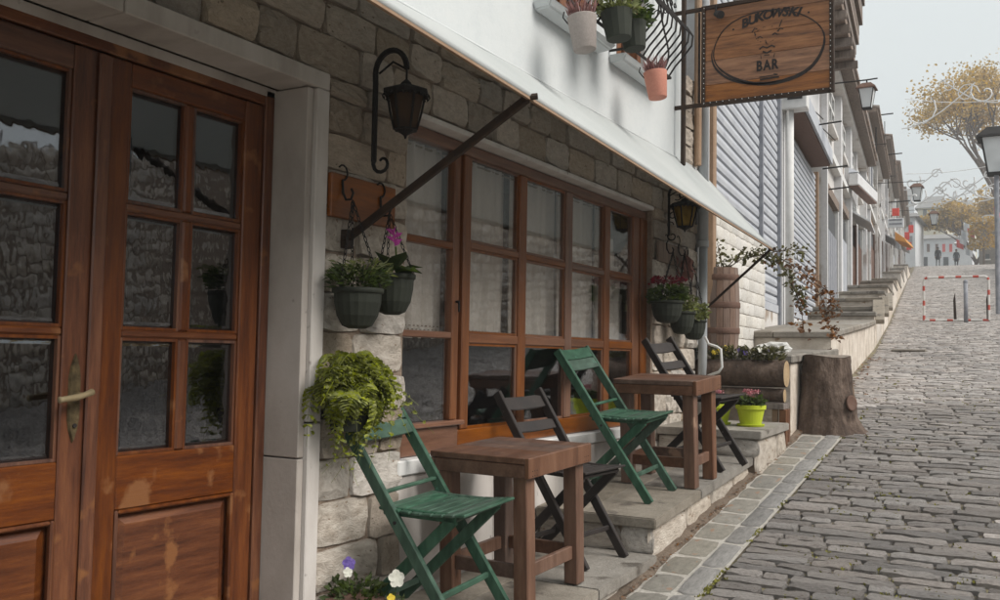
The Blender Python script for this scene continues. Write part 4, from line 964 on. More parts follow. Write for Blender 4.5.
# ------------------------------------------------------------------ whitewashed brick wall, upper terraces
def FX(y): return -.1*(y-7.7)          # line of the neighbouring fronts
bw = empty('whitewashed_wall', (0, 0, 0), label='whitewashed brick wall under the end of the awning, behind the barrel', cat='wall')
ws = MB(); ws.hexa([(-.30, 7.56, .4), (-.02, 7.56, .4), (-.22, 10.55, .4), (-.50, 10.55, .4), (-.30, 7.56, 2.52), (-.02, 7.56, 2.52), (-.22, 10.55, 2.36), (-.50, 10.55, 2.36)]).build('core', 'mortar', bw)
WBK = stone_meshes('brick', 'whitewash', 8, nx=4, ny=3, rough=.25, inset=.025, dome=.18)
ang = math.atan(.067); RBW = Matrix.Rotation(ang, 3, 'Z') @ WB
z = .75; row = 0
while z < 2.34:
    y = 7.58-(row % 2)*.12
    while y < 10.5:
        l = .26; a, b = max(y, 7.58), min(y+l, 10.53)
        if b-a > .05: put_stone('brick', WBK, bw, (-.022-.067*((a+b)/2-7.56), (a+b)/2, z+.062), (b-a-.004, .12, rnd.uniform(.015, .019)), RBW)
        y += l
    z += .124; row += 1
def terr(name, y0, y1, z0, z1, x0=None, x1=None, t=.07, mat_='stone_pale'):
    e = empty(name, kind='structure')
    X0 = lambda y: (FX(y)-.3); X1 = lambda y: xl(y)-.02
    mb = MB(); mb.hexa([(X0(y0), y0+.02, zg(y0)-.3), (X1(y0), y0+.02, zg(y0)-.3), (X1(y1), y1, zg(y1)-.3), (X0(y1), y1, zg(y1)-.3), (X0(y0), y0+.02, z0-t), (X1(y0), y0+.02, z0-t), (X1(y1), y1, z1-t), (X0(y1), y1, z1-t)])
    mb.build('terrace_body', mat_, e)
    n_ = max(1, int((y1-y0)/1.3))
    for i in range(n_):
        a, b = y0+(y1-y0)*i/n_, y0+(y1-y0)*(i+1)/n_; za, zb = z0+(z1-z0)*i/n_, z0+(z1-z0)*(i+1)/n_; a -= .03 if i == 0 else -.003
        for q0, q1 in ((0, .48), (.483, 1)):
            f0, f1 = lambda y, q: X0(y)+(X1(y)+.03-X0(y))*q, None
            MB().hexa([(f0(a, q0), a, za-t), (f0(a, q1), a, za-t), (f0(b, q1), b, zb-t), (f0(b, q0), b, zb-t), (f0(a, q0), a, za), (f0(a, q1), a, za), (f0(b, q1), b, zb), (f0(b, q0), b, zb)]).build('paving_slab', 'slab', e, bevel=.012)
    return e
terr('stump_terrace', 7.8, 10.3, 1.085, 1.17); terr('shutter_terrace', 9.9, 15.85, 1.34, 1.70)
steps = [(15.9, 1.83), (16.8, 1.97), (18.8, 2.24), (20.3, 2.47), (23, 2.80), (28, 3.30), (34, 3.86), (41, 4.70), (49, 5.58), (60, 6.8)]
for i, (y, z) in enumerate(steps):
    y1 = steps[i+1][0] if i+1 < len(steps) else 72
    terr('stair_terrace', y, y1, z, z+.03*(y1-y) if y1-y > 3 else z+.02)
pb = MB()
mbg = bmesh.new(); bmesh.ops.create_icosphere(mbg, subdivisions=3, radius=1)
for v in mbg.verts:
    q = 1+.35*noise.noise(v.co*1.7)+.12*noise.noise(v.co*5); v.co = Vector((v.co.x*.17*q, v.co.y*.12*q, max(-.02, v.co.z*.075*q)))
me = bpy.data.meshes.new('plastic_bag'); mbg.to_mesh(me); mbg.free(); me.materials.append(MT['plasticbag'])
o = link('plastic_bag', me); o.location = (.33, 8.75, 1.13); tag(o, 'crumpled white plastic bag lying on the terrace behind the stump', 'bag')
# retaining curb slabs on the slope
for k, y in enumerate((16.5, 19, 22)):
    o = MB().box((-.09, -.5, -.04), (.09, .5, .04)).build('leaning_slab', 'slab', bevel=.01)
    o.location = (xl(y)+.02, y, zg(y)+.55); o.rotation_euler = (R(22), 0, R(8)); tag(o, ('first', 'second', 'third')[k]+' dark stone slab sloping down beside the far terrace steps, counted from the camera', 'stone slab', 'sloping slabs beside the steps')
o = MB().box((-.22, -.10, 0), (.25, .12, .035)).build('loose_slab', 'slab', bevel=.01); o.location = (xl(15)+.45, 15.2, zg(15.2)+.01); tag(o, 'flat loose stone lying on the cobbles at the left side of the street', 'stone slab')

# ------------------------------------------------------------------ shop with roller shutters
sh = empty('shutter_shop', (0, 0, 0), label='shop with two wide grey roller shutters next to the café', cat='building')
def fbox(mb, y0, y1, z0, z1, d0, d1):      # box along the slanted front, d = distance out from the line
    return mb.hexa([(FX(y0)+d0, y0, z0), (FX(y0)+d1, y0, z0), (FX(y1)+d1, y1, z0), (FX(y1)+d0, y1, z0), (FX(y0)+d0, y0, z1), (FX(y0)+d1, y0, z1), (FX(y1)+d1, y1, z1), (FX(y1)+d0, y1, z1)])
wl = MB(); fbox(wl, 7.56, 7.98, 0, 7.2, -.6, -.02); fbox(wl, 7.98, 17.6, 4.75, 7.2, -.6, -.02); fbox(wl, 12.6, 13.05, 0, 4.75, -.6, -.02); fbox(wl, 7.98, 12.6, 0, 1.35, -.6, -.05); fbox(wl, 13.05, 17.6, 0, 1.66, -.6, -.05); fbox(wl, 7.56, 17.6, 0, 7.2, -6, -.75)
wl.build('wall', 'facade_b', sh)
fbox(MB(), 7.60, 7.80, 2.3, 7.2, -.01, .02).build('pilaster', 'facade_b', sh); fbox(MB(), 7.86, 7.97, 1.3, 7.2, -.01, .05).build('door_post', 'ochre', sh, bevel=.01)
def shutter(y0, y1, z0, z1, n):
    p = empty('roller_shutter'); p.parent = sh
    h = (z1-z0)/n; slat = None
    for i in range(n):
        a, b = z0+i*h, z0+(i+1)*h-.006
        mb = MB(); v = []
        pr = [(0, a), (.030, a+.012), (.036, (a+b)/2), (.026, b-.012), (.0, b)]
        for y in (y0, y1): v += [(FX(y)-.10+d, y, z) for d, z in pr]
        mb.add(v, [(k, k+1, 6+k, 5+k) for k in range(4)]); o = mb.build('shutter_slat', 'shutter', p)
    fbox(MB(), y0, y1, z0-.05, z1, -.14, -.105).build('shutter_backing', 'greymetal', p)
    fbox(MB(), y0, y1, z0-.10, z0-.002, -.11, -.05).build('bottom_bar', 'shutter', p)
    return p
def track(y, z0, z1, w_=.05, m='greymetal'): fbox(MB(), y-w_/2, y+w_/2, z0, z1, -.11, -.02).build('shutter_track', m, sh, bevel=.004)
shutter(8.0, 11.0, 1.50, 4.7, 27); track(11.03, 1.4, 4.7); shutter(11.07, 12.5, 1.75, 4.7, 25); track(12.53, 1.45, 4.7)
fbox(MB(), 11.07, 12.5, 1.36, 1.70, -.11, -.06).build('shutter_panel', 'facade', sh)
shutter(13.10, 17.3, 1.78, 4.35, 26); track(17.35, 1.6, 4.4, .1, 'ochre')
MB().tube([(FX(12.75)+.06, 12.75, 1.5), (FX(12.75)+.06, 12.75, 4.6)], .055, 12).build('white_pipe', 'whitepaint', sh, smooth=True)
# shutter box and canopy
fbox(MB(), 12.9, 16.9, 4.43, 4.66, .22, .26).build('canopy', 'shutter', sh)
fbox(MB(), 12.9, 16.9, 4.40, 4.66, -.1, .215).build('canopy_body', 'hoop', sh)
mb = MB(); 
bo = empty('shutter_motor_box'); bo.parent = sh
fbox(MB(), 12.62, 12.88, 4.36, 4.68, -.05, .30).build('casing', 'whitepaint', bo, bevel=.01); fbox(MB(), 12.605, 12.62, 4.48, 4.57, .05, .24).build('slot', 'black', bo)
for k in range(3): MB().tube([(FX(13+k)+.0, 13.1+k*1.5, 4.95), (FX(13+k)+.26, 13.1+k*1.5, 4.66)], .008, 5).build('canopy_stay', 'iron', sh)
# timber bay and eaves
by = empty('timber_bay'); by.parent = sh
for k in range(7): fbox(MB(), 13.8, 17.4, 6.28+.17*k, 6.28+.17*(k+1)-.012, -.0, .60+.03*k+rnd.uniform(-.02, .02)).build('bay_board', 'oldwood', by)
for k in range(6): fbox(MB(), 13.9+.65*k, 14.02+.65*k, 6.16, 6.27, -.0, .66).build('joist', 'oldwood', by)
rfm = MB(); fbox(rfm, 7.4, 17.6, 7.2, 7.45, -5, .65); rfm.build('roof', 'slate', sh)

# ------------------------------------------------------------------ row of old shop houses up the street
def house(y0, y1, zb, zt, lab, fm, seed, over=.5, doors=2, ups=3, pil=True):
    r_ = random.Random(seed)
    e = empty('row_house', (0, 0, 0), label=lab, cat='house', group='old shop houses up the left side')
    fbox(MB(), y0, y1, zb-1.5, zt, -6, 0).build('wall', fm, e)
    W_ = y1-y0
    roof = MB(); fbox(roof, y0-.05, y1+.05, zt, zt+.12, -6, over*.9); ro = roof.build('roof', 'oldwood', e)
    nt_ = min(70, int(W_/.22))
    tl = MB()
    for i in range(nt_):
        a = y0+W_*i/nt_; b = a+W_/nt_*.86
        for k in range(6):
            d = over-.35*k
            tl.hexa([(FX(a)+d-.42, a, zt+.2+.1*k), (FX(a)+d, a, zt+.13+.1*k), (FX(b)+d, b, zt+.13+.1*k), (FX(b)+d-.42, b, zt+.2+.1*k), (FX(a)+d-.42, a, zt+.26+.1*k), (FX(a)+d, a, zt+.19+.1*k), (FX(b)+d, b, zt+.19+.1*k), (FX(b)+d-.42, b, zt+.26+.1*k)])
    t_ = tl.build('roof_tiles', 'tile', e); t_['kind'] = 'stuff'
    fbox(MB(), y0, y1, zt-.16, zt, .0, over*.45).build('eaves_board', 'facade', e)
    fl = zb+3.1
    fbox(MB(), y0, y1, fl, fl+.14, 0, .14).build('string_course', 'whitepaint', e)
    nd = doors; dw = W_/nd
    for i in range(nd):
        a = y0+dw*i+.3; b = y0+dw*(i+1)-.3
        f = empty('shop_front'); f.parent = e; zz = zb+.1+(zg((a+b)/2)-zg((y0+y1)/2))*.9
        c_ = ['oldwood', 'greymetal', 'hoop', 'shutter', 'door_wood'][r_.randrange(5)]
        fbox(MB(), a, b, zz-1, zz+2.5, 0, .03).build('opening', 'winglass_far', f)
        for j in range(5):
            q = a+(b-a)*j/5; fbox(MB(), q+.03, q+(b-a)/5-.03, zz-1, zz+2.0, .03, .06).build('door_panel', c_, f)
        fbox(MB(), a-.12, a, zz-1, zz+2.6, 0, .09).build('door_post', ['ochre', 'whitepaint', 'oldwood'][r_.randrange(3)], f); fbox(MB(), b, b+.12, zz-1, zz+2.6, 0, .09).build('door_post', ['whitepaint', 'facade', 'hoop'][r_.randrange(3)], f)
        fbox(MB(), a-.14, b+.14, zz+2.6, zz+2.78, 0, r_.choice((.06, .10, .2))).build('lintel_beam', ['oldwood', 'whitepaint', 'facade'][r_.randrange(3)], f)
        if r_.random() < .45: fbox(MB(), a-.1, b+.1, zz+2.8, zz+3.1, 0, .05).build('fascia_board', ['greymetal', 'ochre', 'oldwood', 'white_far'][r_.randrange(4)], f)
        if r_.random() < .3:
            m_ = MB(); m_.hexa([(FX(a), a, zz+2.7), (FX(a)+.55, a, zz+2.35), (FX(b)+.55, b, zz+2.35), (FX(b), b, zz+2.7), (FX(a), a, zz+2.74), (FX(a)+.55, a, zz+2.39), (FX(b)+.55, b, zz+2.39), (FX(b), b, zz+2.74)]); m_.build('shop_awning', ['white_far', 'facade_b', 'shutter'][r_.randrange(3)], f)
    if pil:
        for i in range(nd+1): fbox(MB(), y0+dw*i-.14 if i else y0, y0+dw*i+.14+r_.uniform(-.05, .1), zb-1, zt-.16, 0, r_.uniform(.08, .2)).build('pilaster', ['facade', 'facade_b', 'whitepaint'][r_.randrange(3)], e)
    for i in range(ups):
        a = y0+W_*(i+.28)/ups; b = y0+W_*(i+.72)/ups; w0 = fl+.7; w1 = min(zt-.4, w0+1.5)
        w_ = empty('window'); w_.parent = e
        fbox(MB(), a, b, w0, w1, 0, .03).build('pane', 'winglass_far', w_)
        for q in (a, (a+b)/2-.03, b-.06): fbox(MB(), q, q+.06, w0, w1, .03, .07).build('frame', 'whitepaint', w_)
        for q in (w0, (w0+w1)/2, w1-.06): fbox(MB(), a+.061, b-.061, q, q+.06, .03, .065).build('frame', 'whitepaint', w_)
        fbox(MB(), a-.1, b+.1, w0-.08, w0-.002, 0, .14).build('sill', 'facade', w_)
        if r_.random() < .6: fbox(MB(), a-.45, a-.03, w0, w1, .02, .07).build('window_shutter', 'oldwood' if r_.random() < .5 else 'greymetal', w_)
    return e
house(17.62, 29, 1.75, 6.7, 'narrow whitish house with tiled eaves, first beyond the shuttered shop', 'facade', 1, .5, 4, 4)
house(29.05, 40, 2.9, 8.3, 'second pale house beyond the shuttered shop, its roof a step higher', 'facade_b', 2, .55, 3, 4)
house(40.05, 55, 4.1, 9.9, 'third house of the row, grey white with red sign', 'facade', 3, .6, 4, 5)
house(55.05, 75, 5.8, 11.8, 'fourth house of the row, small in the distance', 'facade_b', 4, .6, 5, 5)
house(75.05, 96, 7.9, 13.8, 'last house of the row before the top of the street', 'facade', 5, .6, 5, 5)
# fittings on the row
def P(u, v, d):            # point on the front line, d metres out
    r_ = ray(u, v); t = ((-.1*(0-7.7)+d)-CAM.x)/(r_.x+.1*r_.y); return CAM+r_*t
ac = empty('shop_sign_box', (FX(23)+.2, 23, 5.02), label='pale box shaped awning hood jutting from the row at door height', cat='canopy')
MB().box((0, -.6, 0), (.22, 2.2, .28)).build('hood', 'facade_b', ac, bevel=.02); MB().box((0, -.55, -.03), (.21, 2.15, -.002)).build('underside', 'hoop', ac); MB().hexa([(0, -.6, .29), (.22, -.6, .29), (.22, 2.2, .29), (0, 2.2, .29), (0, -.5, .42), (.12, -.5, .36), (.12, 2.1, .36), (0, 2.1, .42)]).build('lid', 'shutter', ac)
def street_lamp(y, z, out, s, lab, right=False, pole=False):
    x = FX(y)+out if not right else right
    e = empty('street_lantern', (x, y, z), label=lab, cat='street lamp', group='white glass street lanterns')
    B_ = [(-.5, -.5), (.5, -.5), (.5, .5), (-.5, .5)]
    wt, wb2, h = .34*s, .20*s, .46*s
    vs = [(a*wb2, b*wb2, -h) for a, b in B_]+[(a*wt, b*wt, 0) for a, b in B_]
    MB().hexa(vs).build('lantern_glass', 'lampglass', e)
    for i in range(4): MB().tube([vs[i], vs[i+4]], .012*s, 4).build('frame_bar', 'iron', e)
    MB().add([(a*wt*1.35, b*wt*1.35, .0) for a, b in B_]+[(a*wt*1.3, b*wt*1.3, .03*s) for a, b in B_]+[(a*wt*.6, b*wt*.6, .15*s) for a, b in B_], [(0, 3, 2, 1), (0, 1, 5, 4), (1, 2, 6, 5), (2, 3, 7, 6), (3, 0, 4, 7), (4, 5, 9, 8), (5, 6, 10, 9), (6, 7, 11, 10), (7, 4, 8, 11), (8, 9, 10, 11)]).build('cap', 'hoop' if not right else 'iron', e)
    MB().box((-wb2*.55, -wb2*.55, -h-.03*s), (wb2*.55, wb2*.55, -h-.001)).build('base', 'iron', e)
    if not right:
        MB().tube([(-out, 0, .26*s), (0, 0, .24*s), (.25*s, 0, .25*s)], .012, 5).tube([(0, 0, .24*s), (0, 0, .1*s)], .012, 5).build('bracket', 'iron', e)
    else:
        MB().tube([(0, 0, -h), (0, 0, -h-5)], .06, 10).build('pole', 'greymetal', e)
    return e
street_lamp(15.2, 5.20, .91, .62, 'largest white glass street lantern, on a bracket over the shuttered shop')
street_lamp(37, 7.35, 1.5, 1.0, 'smaller white street lantern farther up the left row, above the red sign')
street_lamp(52, 8.5, 2.2, 1.1, 'farthest white street lantern on the left row')
def sgn(y, z0, z1, d0, d1, m, lab, cat, nm): 
    o = MB().box((FX(y)+d0, y, z0), (FX(y)+d1, y+.08, z1)).build(nm, m, bevel=.01); tag(o, lab, cat); return o
def at(u, v, y): r_ = ray(u, v); return CAM+r_*(y/r_.y)
def facing(y, u0, v0, u1, v1, m, nm, lab, cat, th=.08):
    a, b = at(u0, v1, y), at(u1, v0, y); o = MB().box((a.x, y, a.z), (b.x, y+th, b.z)).build(nm, m, bevel=.01); tag(o, lab, cat); return o
facing(46, 892, 208, 899, 216, 'red', 'red_sign', 'small red square sign on the left row below the street lanterns', 'sign')
o = facing(33, 887.5, 218, 903.5, 228, 'white_far', 'white_sign', 'white rectangular sign sticking out from the left row', 'sign')
for k in range(2):
    a, b = at(889, 225-4*k, 32.99), at(902, 222.6-4*k, 32.99); MB().box((a.x, 32.985, a.z), (b.x, 32.998, b.z)).build('sign_stripe', 'greymetal', o)
o = MB(); a, b = at(895, 243, 44), at(907, 231, 44); o.hexa([(a.x, 44, a.z+.12), (b.x, 44, a.z), (b.x, 46.5, a.z), (a.x, 46.5, a.z+.12), (a.x, 44, b.z), (b.x-.1, 44, b.z-.3), (b.x-.1, 46.5, b.z-.3), (a.x, 46.5, b.z)]); o = o.build('orange_awning', 'orange', bevel=.01); tag(o, 'orange fabric awning over a shop far up the left row', 'awning')
for k, (u, v, y) in enumerate(((907, 236, 62), (909, 246, 66), (911, 229, 60))):
    facing(y, u-2.4, v-4, u+2.4, v+4, 'red', 'flag', ('red flag just right of the orange awning', 'red flag below the others beyond the orange awning', 'highest red flag right of the orange awning')[k], 'flag', .03)
# stubby rods and aerials on the fronts
for k, (u, v, y, L_) in enumerate(((829, 124, 14.6, .36), (835, 168, 16.5, .4), (838, 189, 18, .4), (876, 116, 31, 1.0), (888, 155, 42, 1.1), (897, 202, 50, 1.2))):
    p = at(u, v, y); e = MB().tube([(p.x-L_/2, p.y, p.z), (p.x+L_/2, p.y, p.z+.02)], .006+.0005*y, 5)
    if k > 2: e.tube([(p.x, p.y, p.z), (p.x, p.y, p.z-1.4)], .02, 5).tube([(p.x+.25, p.y, p.z-.2), (p.x+.25, p.y, p.z-1)], .012, 4).tube([(p.x-.2, p.y, p.z-.9), (p.x+.3, p.y, p.z-.9)], .012, 4)
    o = e.build('rooftop_aerial' if k > 2 else 'wall_rod', 'iron')
    if k > 2: tag(o, ('nearest', 'middle', 'farthest')[k-3]+' of three thin aerials against the sky on the left roofs', 'aerial', 'aerials on the left roofs')
    else: tag(o, ('topmost', 'middle', 'lowest')[k]+' thin metal rod sticking out right of the shutter canopy', 'rod', 'thin rods on the shop front')

# ------------------------------------------------------------------ hanging bar sign
sg = empty('hanging_bar_sign', (0, 6.95, 0), label='square wooden BUKOWSKI BAR sign in a dark steel frame hung over the street', cat='sign')
bd = [2.985+.0, 3.115, 3.30, 3.47, 3.62, 3.70]
for i in range(5): MB().box((.245, -.012, bd[i]+.001), (1.155, .012, bd[i+1]-.001)).build('sign_board', 'sign_wood', sg, bevel=.002)
x0, x1, z0, z1 = .215, 1.185, 2.955, 3.73
for n_, a, b in (('frame_bar', (x0, -.022, z0), (x0+.03, .022, z1)), ('frame_bar', (x1-.03, -.022, z0), (x1, .022, z1)), ('frame_bar', (x0+.031, -.022, z0), (x1-.031, .022, z0+.03)), ('frame_bar', (x0+.031, -.022, z1-.03), (x1-.031, .022, z1))):
    MB().box(a, b).build(n_, 'rustiron', sg, bevel=.002)
mb = MB()
for i in range(20):
    t = (i+.5)/20
    for x in (x0+.022, x1-.022): mb.tube([(x, -.0215, z0+(z1-z0)*t), (x, -.025, z0+(z1-z0)*t)], .0035, 6)
    for z in (z0+.022,): mb.tube([(x0+(x1-x0)*t, -.0215, z), (x0+(x1-x0)*t, -.025, z)], .0035, 6)
mb.build('rivets', 'whitepaint', sg)
MB().box((.055, -.018, 2.52), (.085, .018, 5.0)).build('sign_post', 'rustiron', sg, bevel=.002)
MB().box((.0, -.012, 2.955), (.214, .012, 2.985)).build('support_bar', 'rustiron', sg, bevel=.002); MB().box((.0, -.012, 3.70), (.214, .012, 3.728)).build('support_bar', 'rustiron', sg, bevel=.002)
MB().box((.186, -.012, 2.99), (.2, .012, 3.69)).build('support_bar', 'rustiron', sg)
MB().tube([(.33, -.03, 3.65), (.37, -.10, 3.62), (.40, -.13, 3.60)], [.018, .028, .03], 10).tube([(.33, -.02, 3.72), (.33, -.03, 3.65)], .008, 6).build('spotlight', 'iron', sg)
# painted emblem: brush oval, lettering, small figure
def brush(pts, ws, name='brush_stroke'):
    vs = []; k = len(pts)
    for i, (x, z) in enumerate(pts):
        a = pts[max(0, i-1)]; b = pts[min(k-1, i+1)]; d = Vector((b[0]-a[0], b[1]-a[1])); d.normalize(); n_ = Vector((-d.y, d.x))*ws[i]/2
        vs += [(x+n_.x, -.0145, z+n_.y), (x-n_.x, -.0145, z-n_.y), (x+n_.x, -.0122, z+n_.y), (x-n_.x, -.0122, z-n_.y)]
    fs = []
    for i in range(k-1): a = 4*i; fs += [(a, a+1, a+5, a+4), (a, a+4, a+6, a+2), (a+1, a+3, a+7, a+5)]
    return vs, fs
cx_, cz_ = .715, 3.345
m1 = MB()
n_ = 60
pts = [(cx_+.405*math.cos(a)+.006*math.sin(5*a), cz_+.275*math.sin(a)-.02*math.cos(a)) for a in [R(150)+2*PI*i/n_*1.03 for i in range(n_+1)]]
m1.add(*brush(pts, [.006+.020*max(0, math.sin(-2*PI*i/n_*1.03-R(150)+R(20)))+.004*math.sin(i*1.7)**2 for i in range(n_+1)]))
pts = [(cx_+.42*math.cos(a), cz_+.262*math.sin(a)-.01) for a in [R(170)+R(i*4) for i in range(30)]]
m1.add(*brush(pts, [.004+.014*math.sin(PI*i/29) for i in range(30)])); m1.build('brush_oval', 'black', sg)
def text(s, x, z, size, rot=0, shear=0, name='lettering', sx=1):
    cu = bpy.data.curves.new(name, 'FONT'); cu.body = s; cu.size = size; cu.extrude = .001; cu.align_x = 'CENTER'; cu.align_y = 'CENTER'; cu.shear = shear; cu.offset = .0036; cu.resolution_u = 3
    t = bpy.data.objects.new('tmp', cu); C.objects.link(t); bpy.context.view_layer.update()
    me = bpy.data.meshes.new_from_object(t.evaluated_get(bpy.context.evaluated_depsgraph_get())); bpy.data.objects.remove(t)
    me.transform(Matrix.Translation((x, -.0145, z)) @ Matrix.Rotation(rot, 4, 'Y') @ Matrix.Rotation(PI/2, 4, 'X') @ Matrix.Diagonal((sx, 1, 1, 1))); me.materials.clear(); me.materials.append(MT['black']); return link(name, me, sg)
word = 'BUKOWSKI'; wds = [.052, .052, .05, .058, .066, .05, .05, .03]; tot = sum(wds); q = -tot/2
for ch, wd_ in zip(word, wds):
    q += wd_/2; a = q/.50; text(ch, .735+.55*math.sin(a), 3.585-.42*(1-math.cos(a))+.035*a, .092, rot=a*.6, shear=.25, name='letter'); q += wd_/2
for s in (-1, 1): m_ = MB(); m_.tube([(.735+s*.275, -.0142, 3.535+s*.02), (.735+s*.275, -.0122, 3.535+s*.02)], .008, 6); m_.build('dot', 'black', sg)
for ch, x in (('B', .655), ('A', .712), ('R', .768)): text(ch, x, 3.205, .105, name='letter', sx=.75)
m2 = MB()      # loosely drawn face with tufts of hair, moustache and mouth
for (pts, w_) in (([(.60, 3.47), (.62, 3.50), (.64, 3.49)], .008), ([(.625, 3.44), (.62, 3.47)], .006), ([(.80, 3.48), (.82, 3.53)], .007), ([(.785, 3.45), (.81, 3.47), (.83, 3.46)], .007),
    ([(.64, 3.42), (.66, 3.43), (.68, 3.415)], .007), ([(.75, 3.43), (.77, 3.44), (.79, 3.425)], .009), ([(.70, 3.40), (.705, 3.37), (.72, 3.365)], .004), ([(.655, 3.335), (.68, 3.352), (.712, 3.338), (.745, 3.352), (.77, 3.335)], .010),
    ([(.68, 3.315), (.712, 3.300), (.745, 3.315)], .012), ([(.69, 3.285), (.73, 3.283)], .005), ([(.67, 3.26), (.665, 3.29)], .004), ([(.76, 3.26), (.768, 3.29)], .004), ([(.655, 3.125), (.79, 3.128)], .006), ([(.66, 3.105), (.80, 3.11)], .012), ([(.76, 3.138), (.79, 3.128)], .006)):
    MB().add(*brush(pts, [w_]*len(pts))).build('brush_stroke', 'black', sg)
for k in range(26): a = rnd.uniform(0, 6.28); m2.tube([(.712+.085*math.cos(a), -.0142, 3.44+.06*math.sin(a)), (.712+.085*math.cos(a), -.0122, 3.44+.06*math.sin(a))], rnd.uniform(.0015, .004), 5)
m2.build('paint_specks', 'black', sg)['kind'] = 'stuff'

# ------------------------------------------------------------------ pots on the balconettes
def bpot(loc, r, h, m, lab, pm, grass=True, lean=0):
    e = empty('balcony_pot', loc, (lean, -.12, 0), label=lab, cat='flower pot')
    MB().lathe([(r*.72, -h), (r*.76, -h*.98), (r*.99, -.004), (r, 0), (r*.93, 0), (r*.9, -.02)], 28, rib=(.012 if m == 'pot_dark' else 0)).build('pot', m, e, smooth=(m != 'pot_dark'))
    MB().lathe([(r*.9, -.02), (r*.3, -.01)], 14).build('soil', 'soil', e)
    mb = MB()
    if grass:
        for i in range(230):
            a = rnd.uniform(0, 6.28); q = r*.7*math.sqrt(rnd.random()); mb.leaf((q*math.cos(a), q*math.sin(a), -.01), (math.cos(a)*.6, math.sin(a)*.6, 1.2+rnd.random()), rnd.uniform(.05, .13), .007)
    else: tuft(mb, (0, 0, 0), r*1.2, .09, 200, .055, .035, .4)
    mb.build('plant', pm, e)
    MB().tube([(-r, 0, -.02), (-r-.03, 0, .03), (-r-.02, 0, .06)], .004, 5).build('pot_hook', 'iron', e)
bpot((.27, 4.66, 2.905), .082, .19, 'pot_taupe', 'taupe pot with dry heather hanging from the left end of the upper railing', 'heather')
bpot((.27, 5.80, 2.905), .078, .175, 'pot_coral', 'coral pink pot with dry heather hanging from the upper railing, lowest of the four', 'heather')
bpot((.28, 5.12, 3.08), .095, .165, 'pot_dark', 'left of two dark green pots between the taupe and coral pots', 'leaf_pale', False)
bpot((.26, 5.42, 3.11), .088, .165, 'pot_dark', 'right of two dark green pots between the taupe and coral pots', 'leaf', False)

# ------------------------------------------------------------------ barrier, bollard, people
by0 = 24.2
c0, c1 = at(924, 320, by0), at(989, 319, by0); zb_ = zg(by0)
br = empty('roadworks_barrier', ((c0.x+c1.x)/2, by0, zb_), label='red and white striped tubular barrier standing in the street', cat='barrier')
hw = (c1.x-c0.x)/2; H_ = 1.0
path = [(-hw, .0), (-hw, H_-.08), (-hw+.02, H_-.03), (-hw+.08, H_), (hw-.08, H_), (hw-.02, H_-.03), (hw, H_-.08), (hw, .0), (-hw, .0)]
segs = []
for (a, b) in zip(path[:-1], path[1:]):
    L_ = math.dist(a, b); k = max(1, round(L_/.12))
    for i in range(k): segs.append(((a[0]+(b[0]-a[0])*i/k, a[1]+(b[1]-a[1])*i/k), (a[0]+(b[0]-a[0])*(i+1)/k, a[1]+(b[1]-a[1])*(i+1)/k)))
for i, (a, b) in enumerate(segs): MB().tube([(a[0], 0, a[1]+.03), (b[0], 0, b[1]+.03)], .028, 8).build('stripe', 'redwhite_r' if i % 3 == 0 else 'redwhite_w', br)
for s in (-.02, .98): MB().hexa([(s*hw-.03, -.02, .0), (s*hw+.03, -.02, 0), (s*hw+.03, .02, 0), (s*hw-.03, .02, 0), (s*hw-.04, -.02, .5), (s*hw+.0, -.02, .68), (s*hw+.0, .02, .68), (s*hw-.04, .02, .5)]).build('side_post', 'rustiron', br, bevel=.004)
p = at(966, 322, 23.6); bo_ = empty('bollard', (p.x, 23.6, zg(23.6)), label='grey metal bollard inside the striped barrier', cat='bollard')
MB().tube([(0, 0, 0), (0, 0, .93)], .045, 14).build('post', 'greymetal', bo_, smooth=True); MB().lathe([(.05, .90), (.05, .94), (.03, .965), (.005, .97)], 14).build('cap', 'greymetal', bo_)
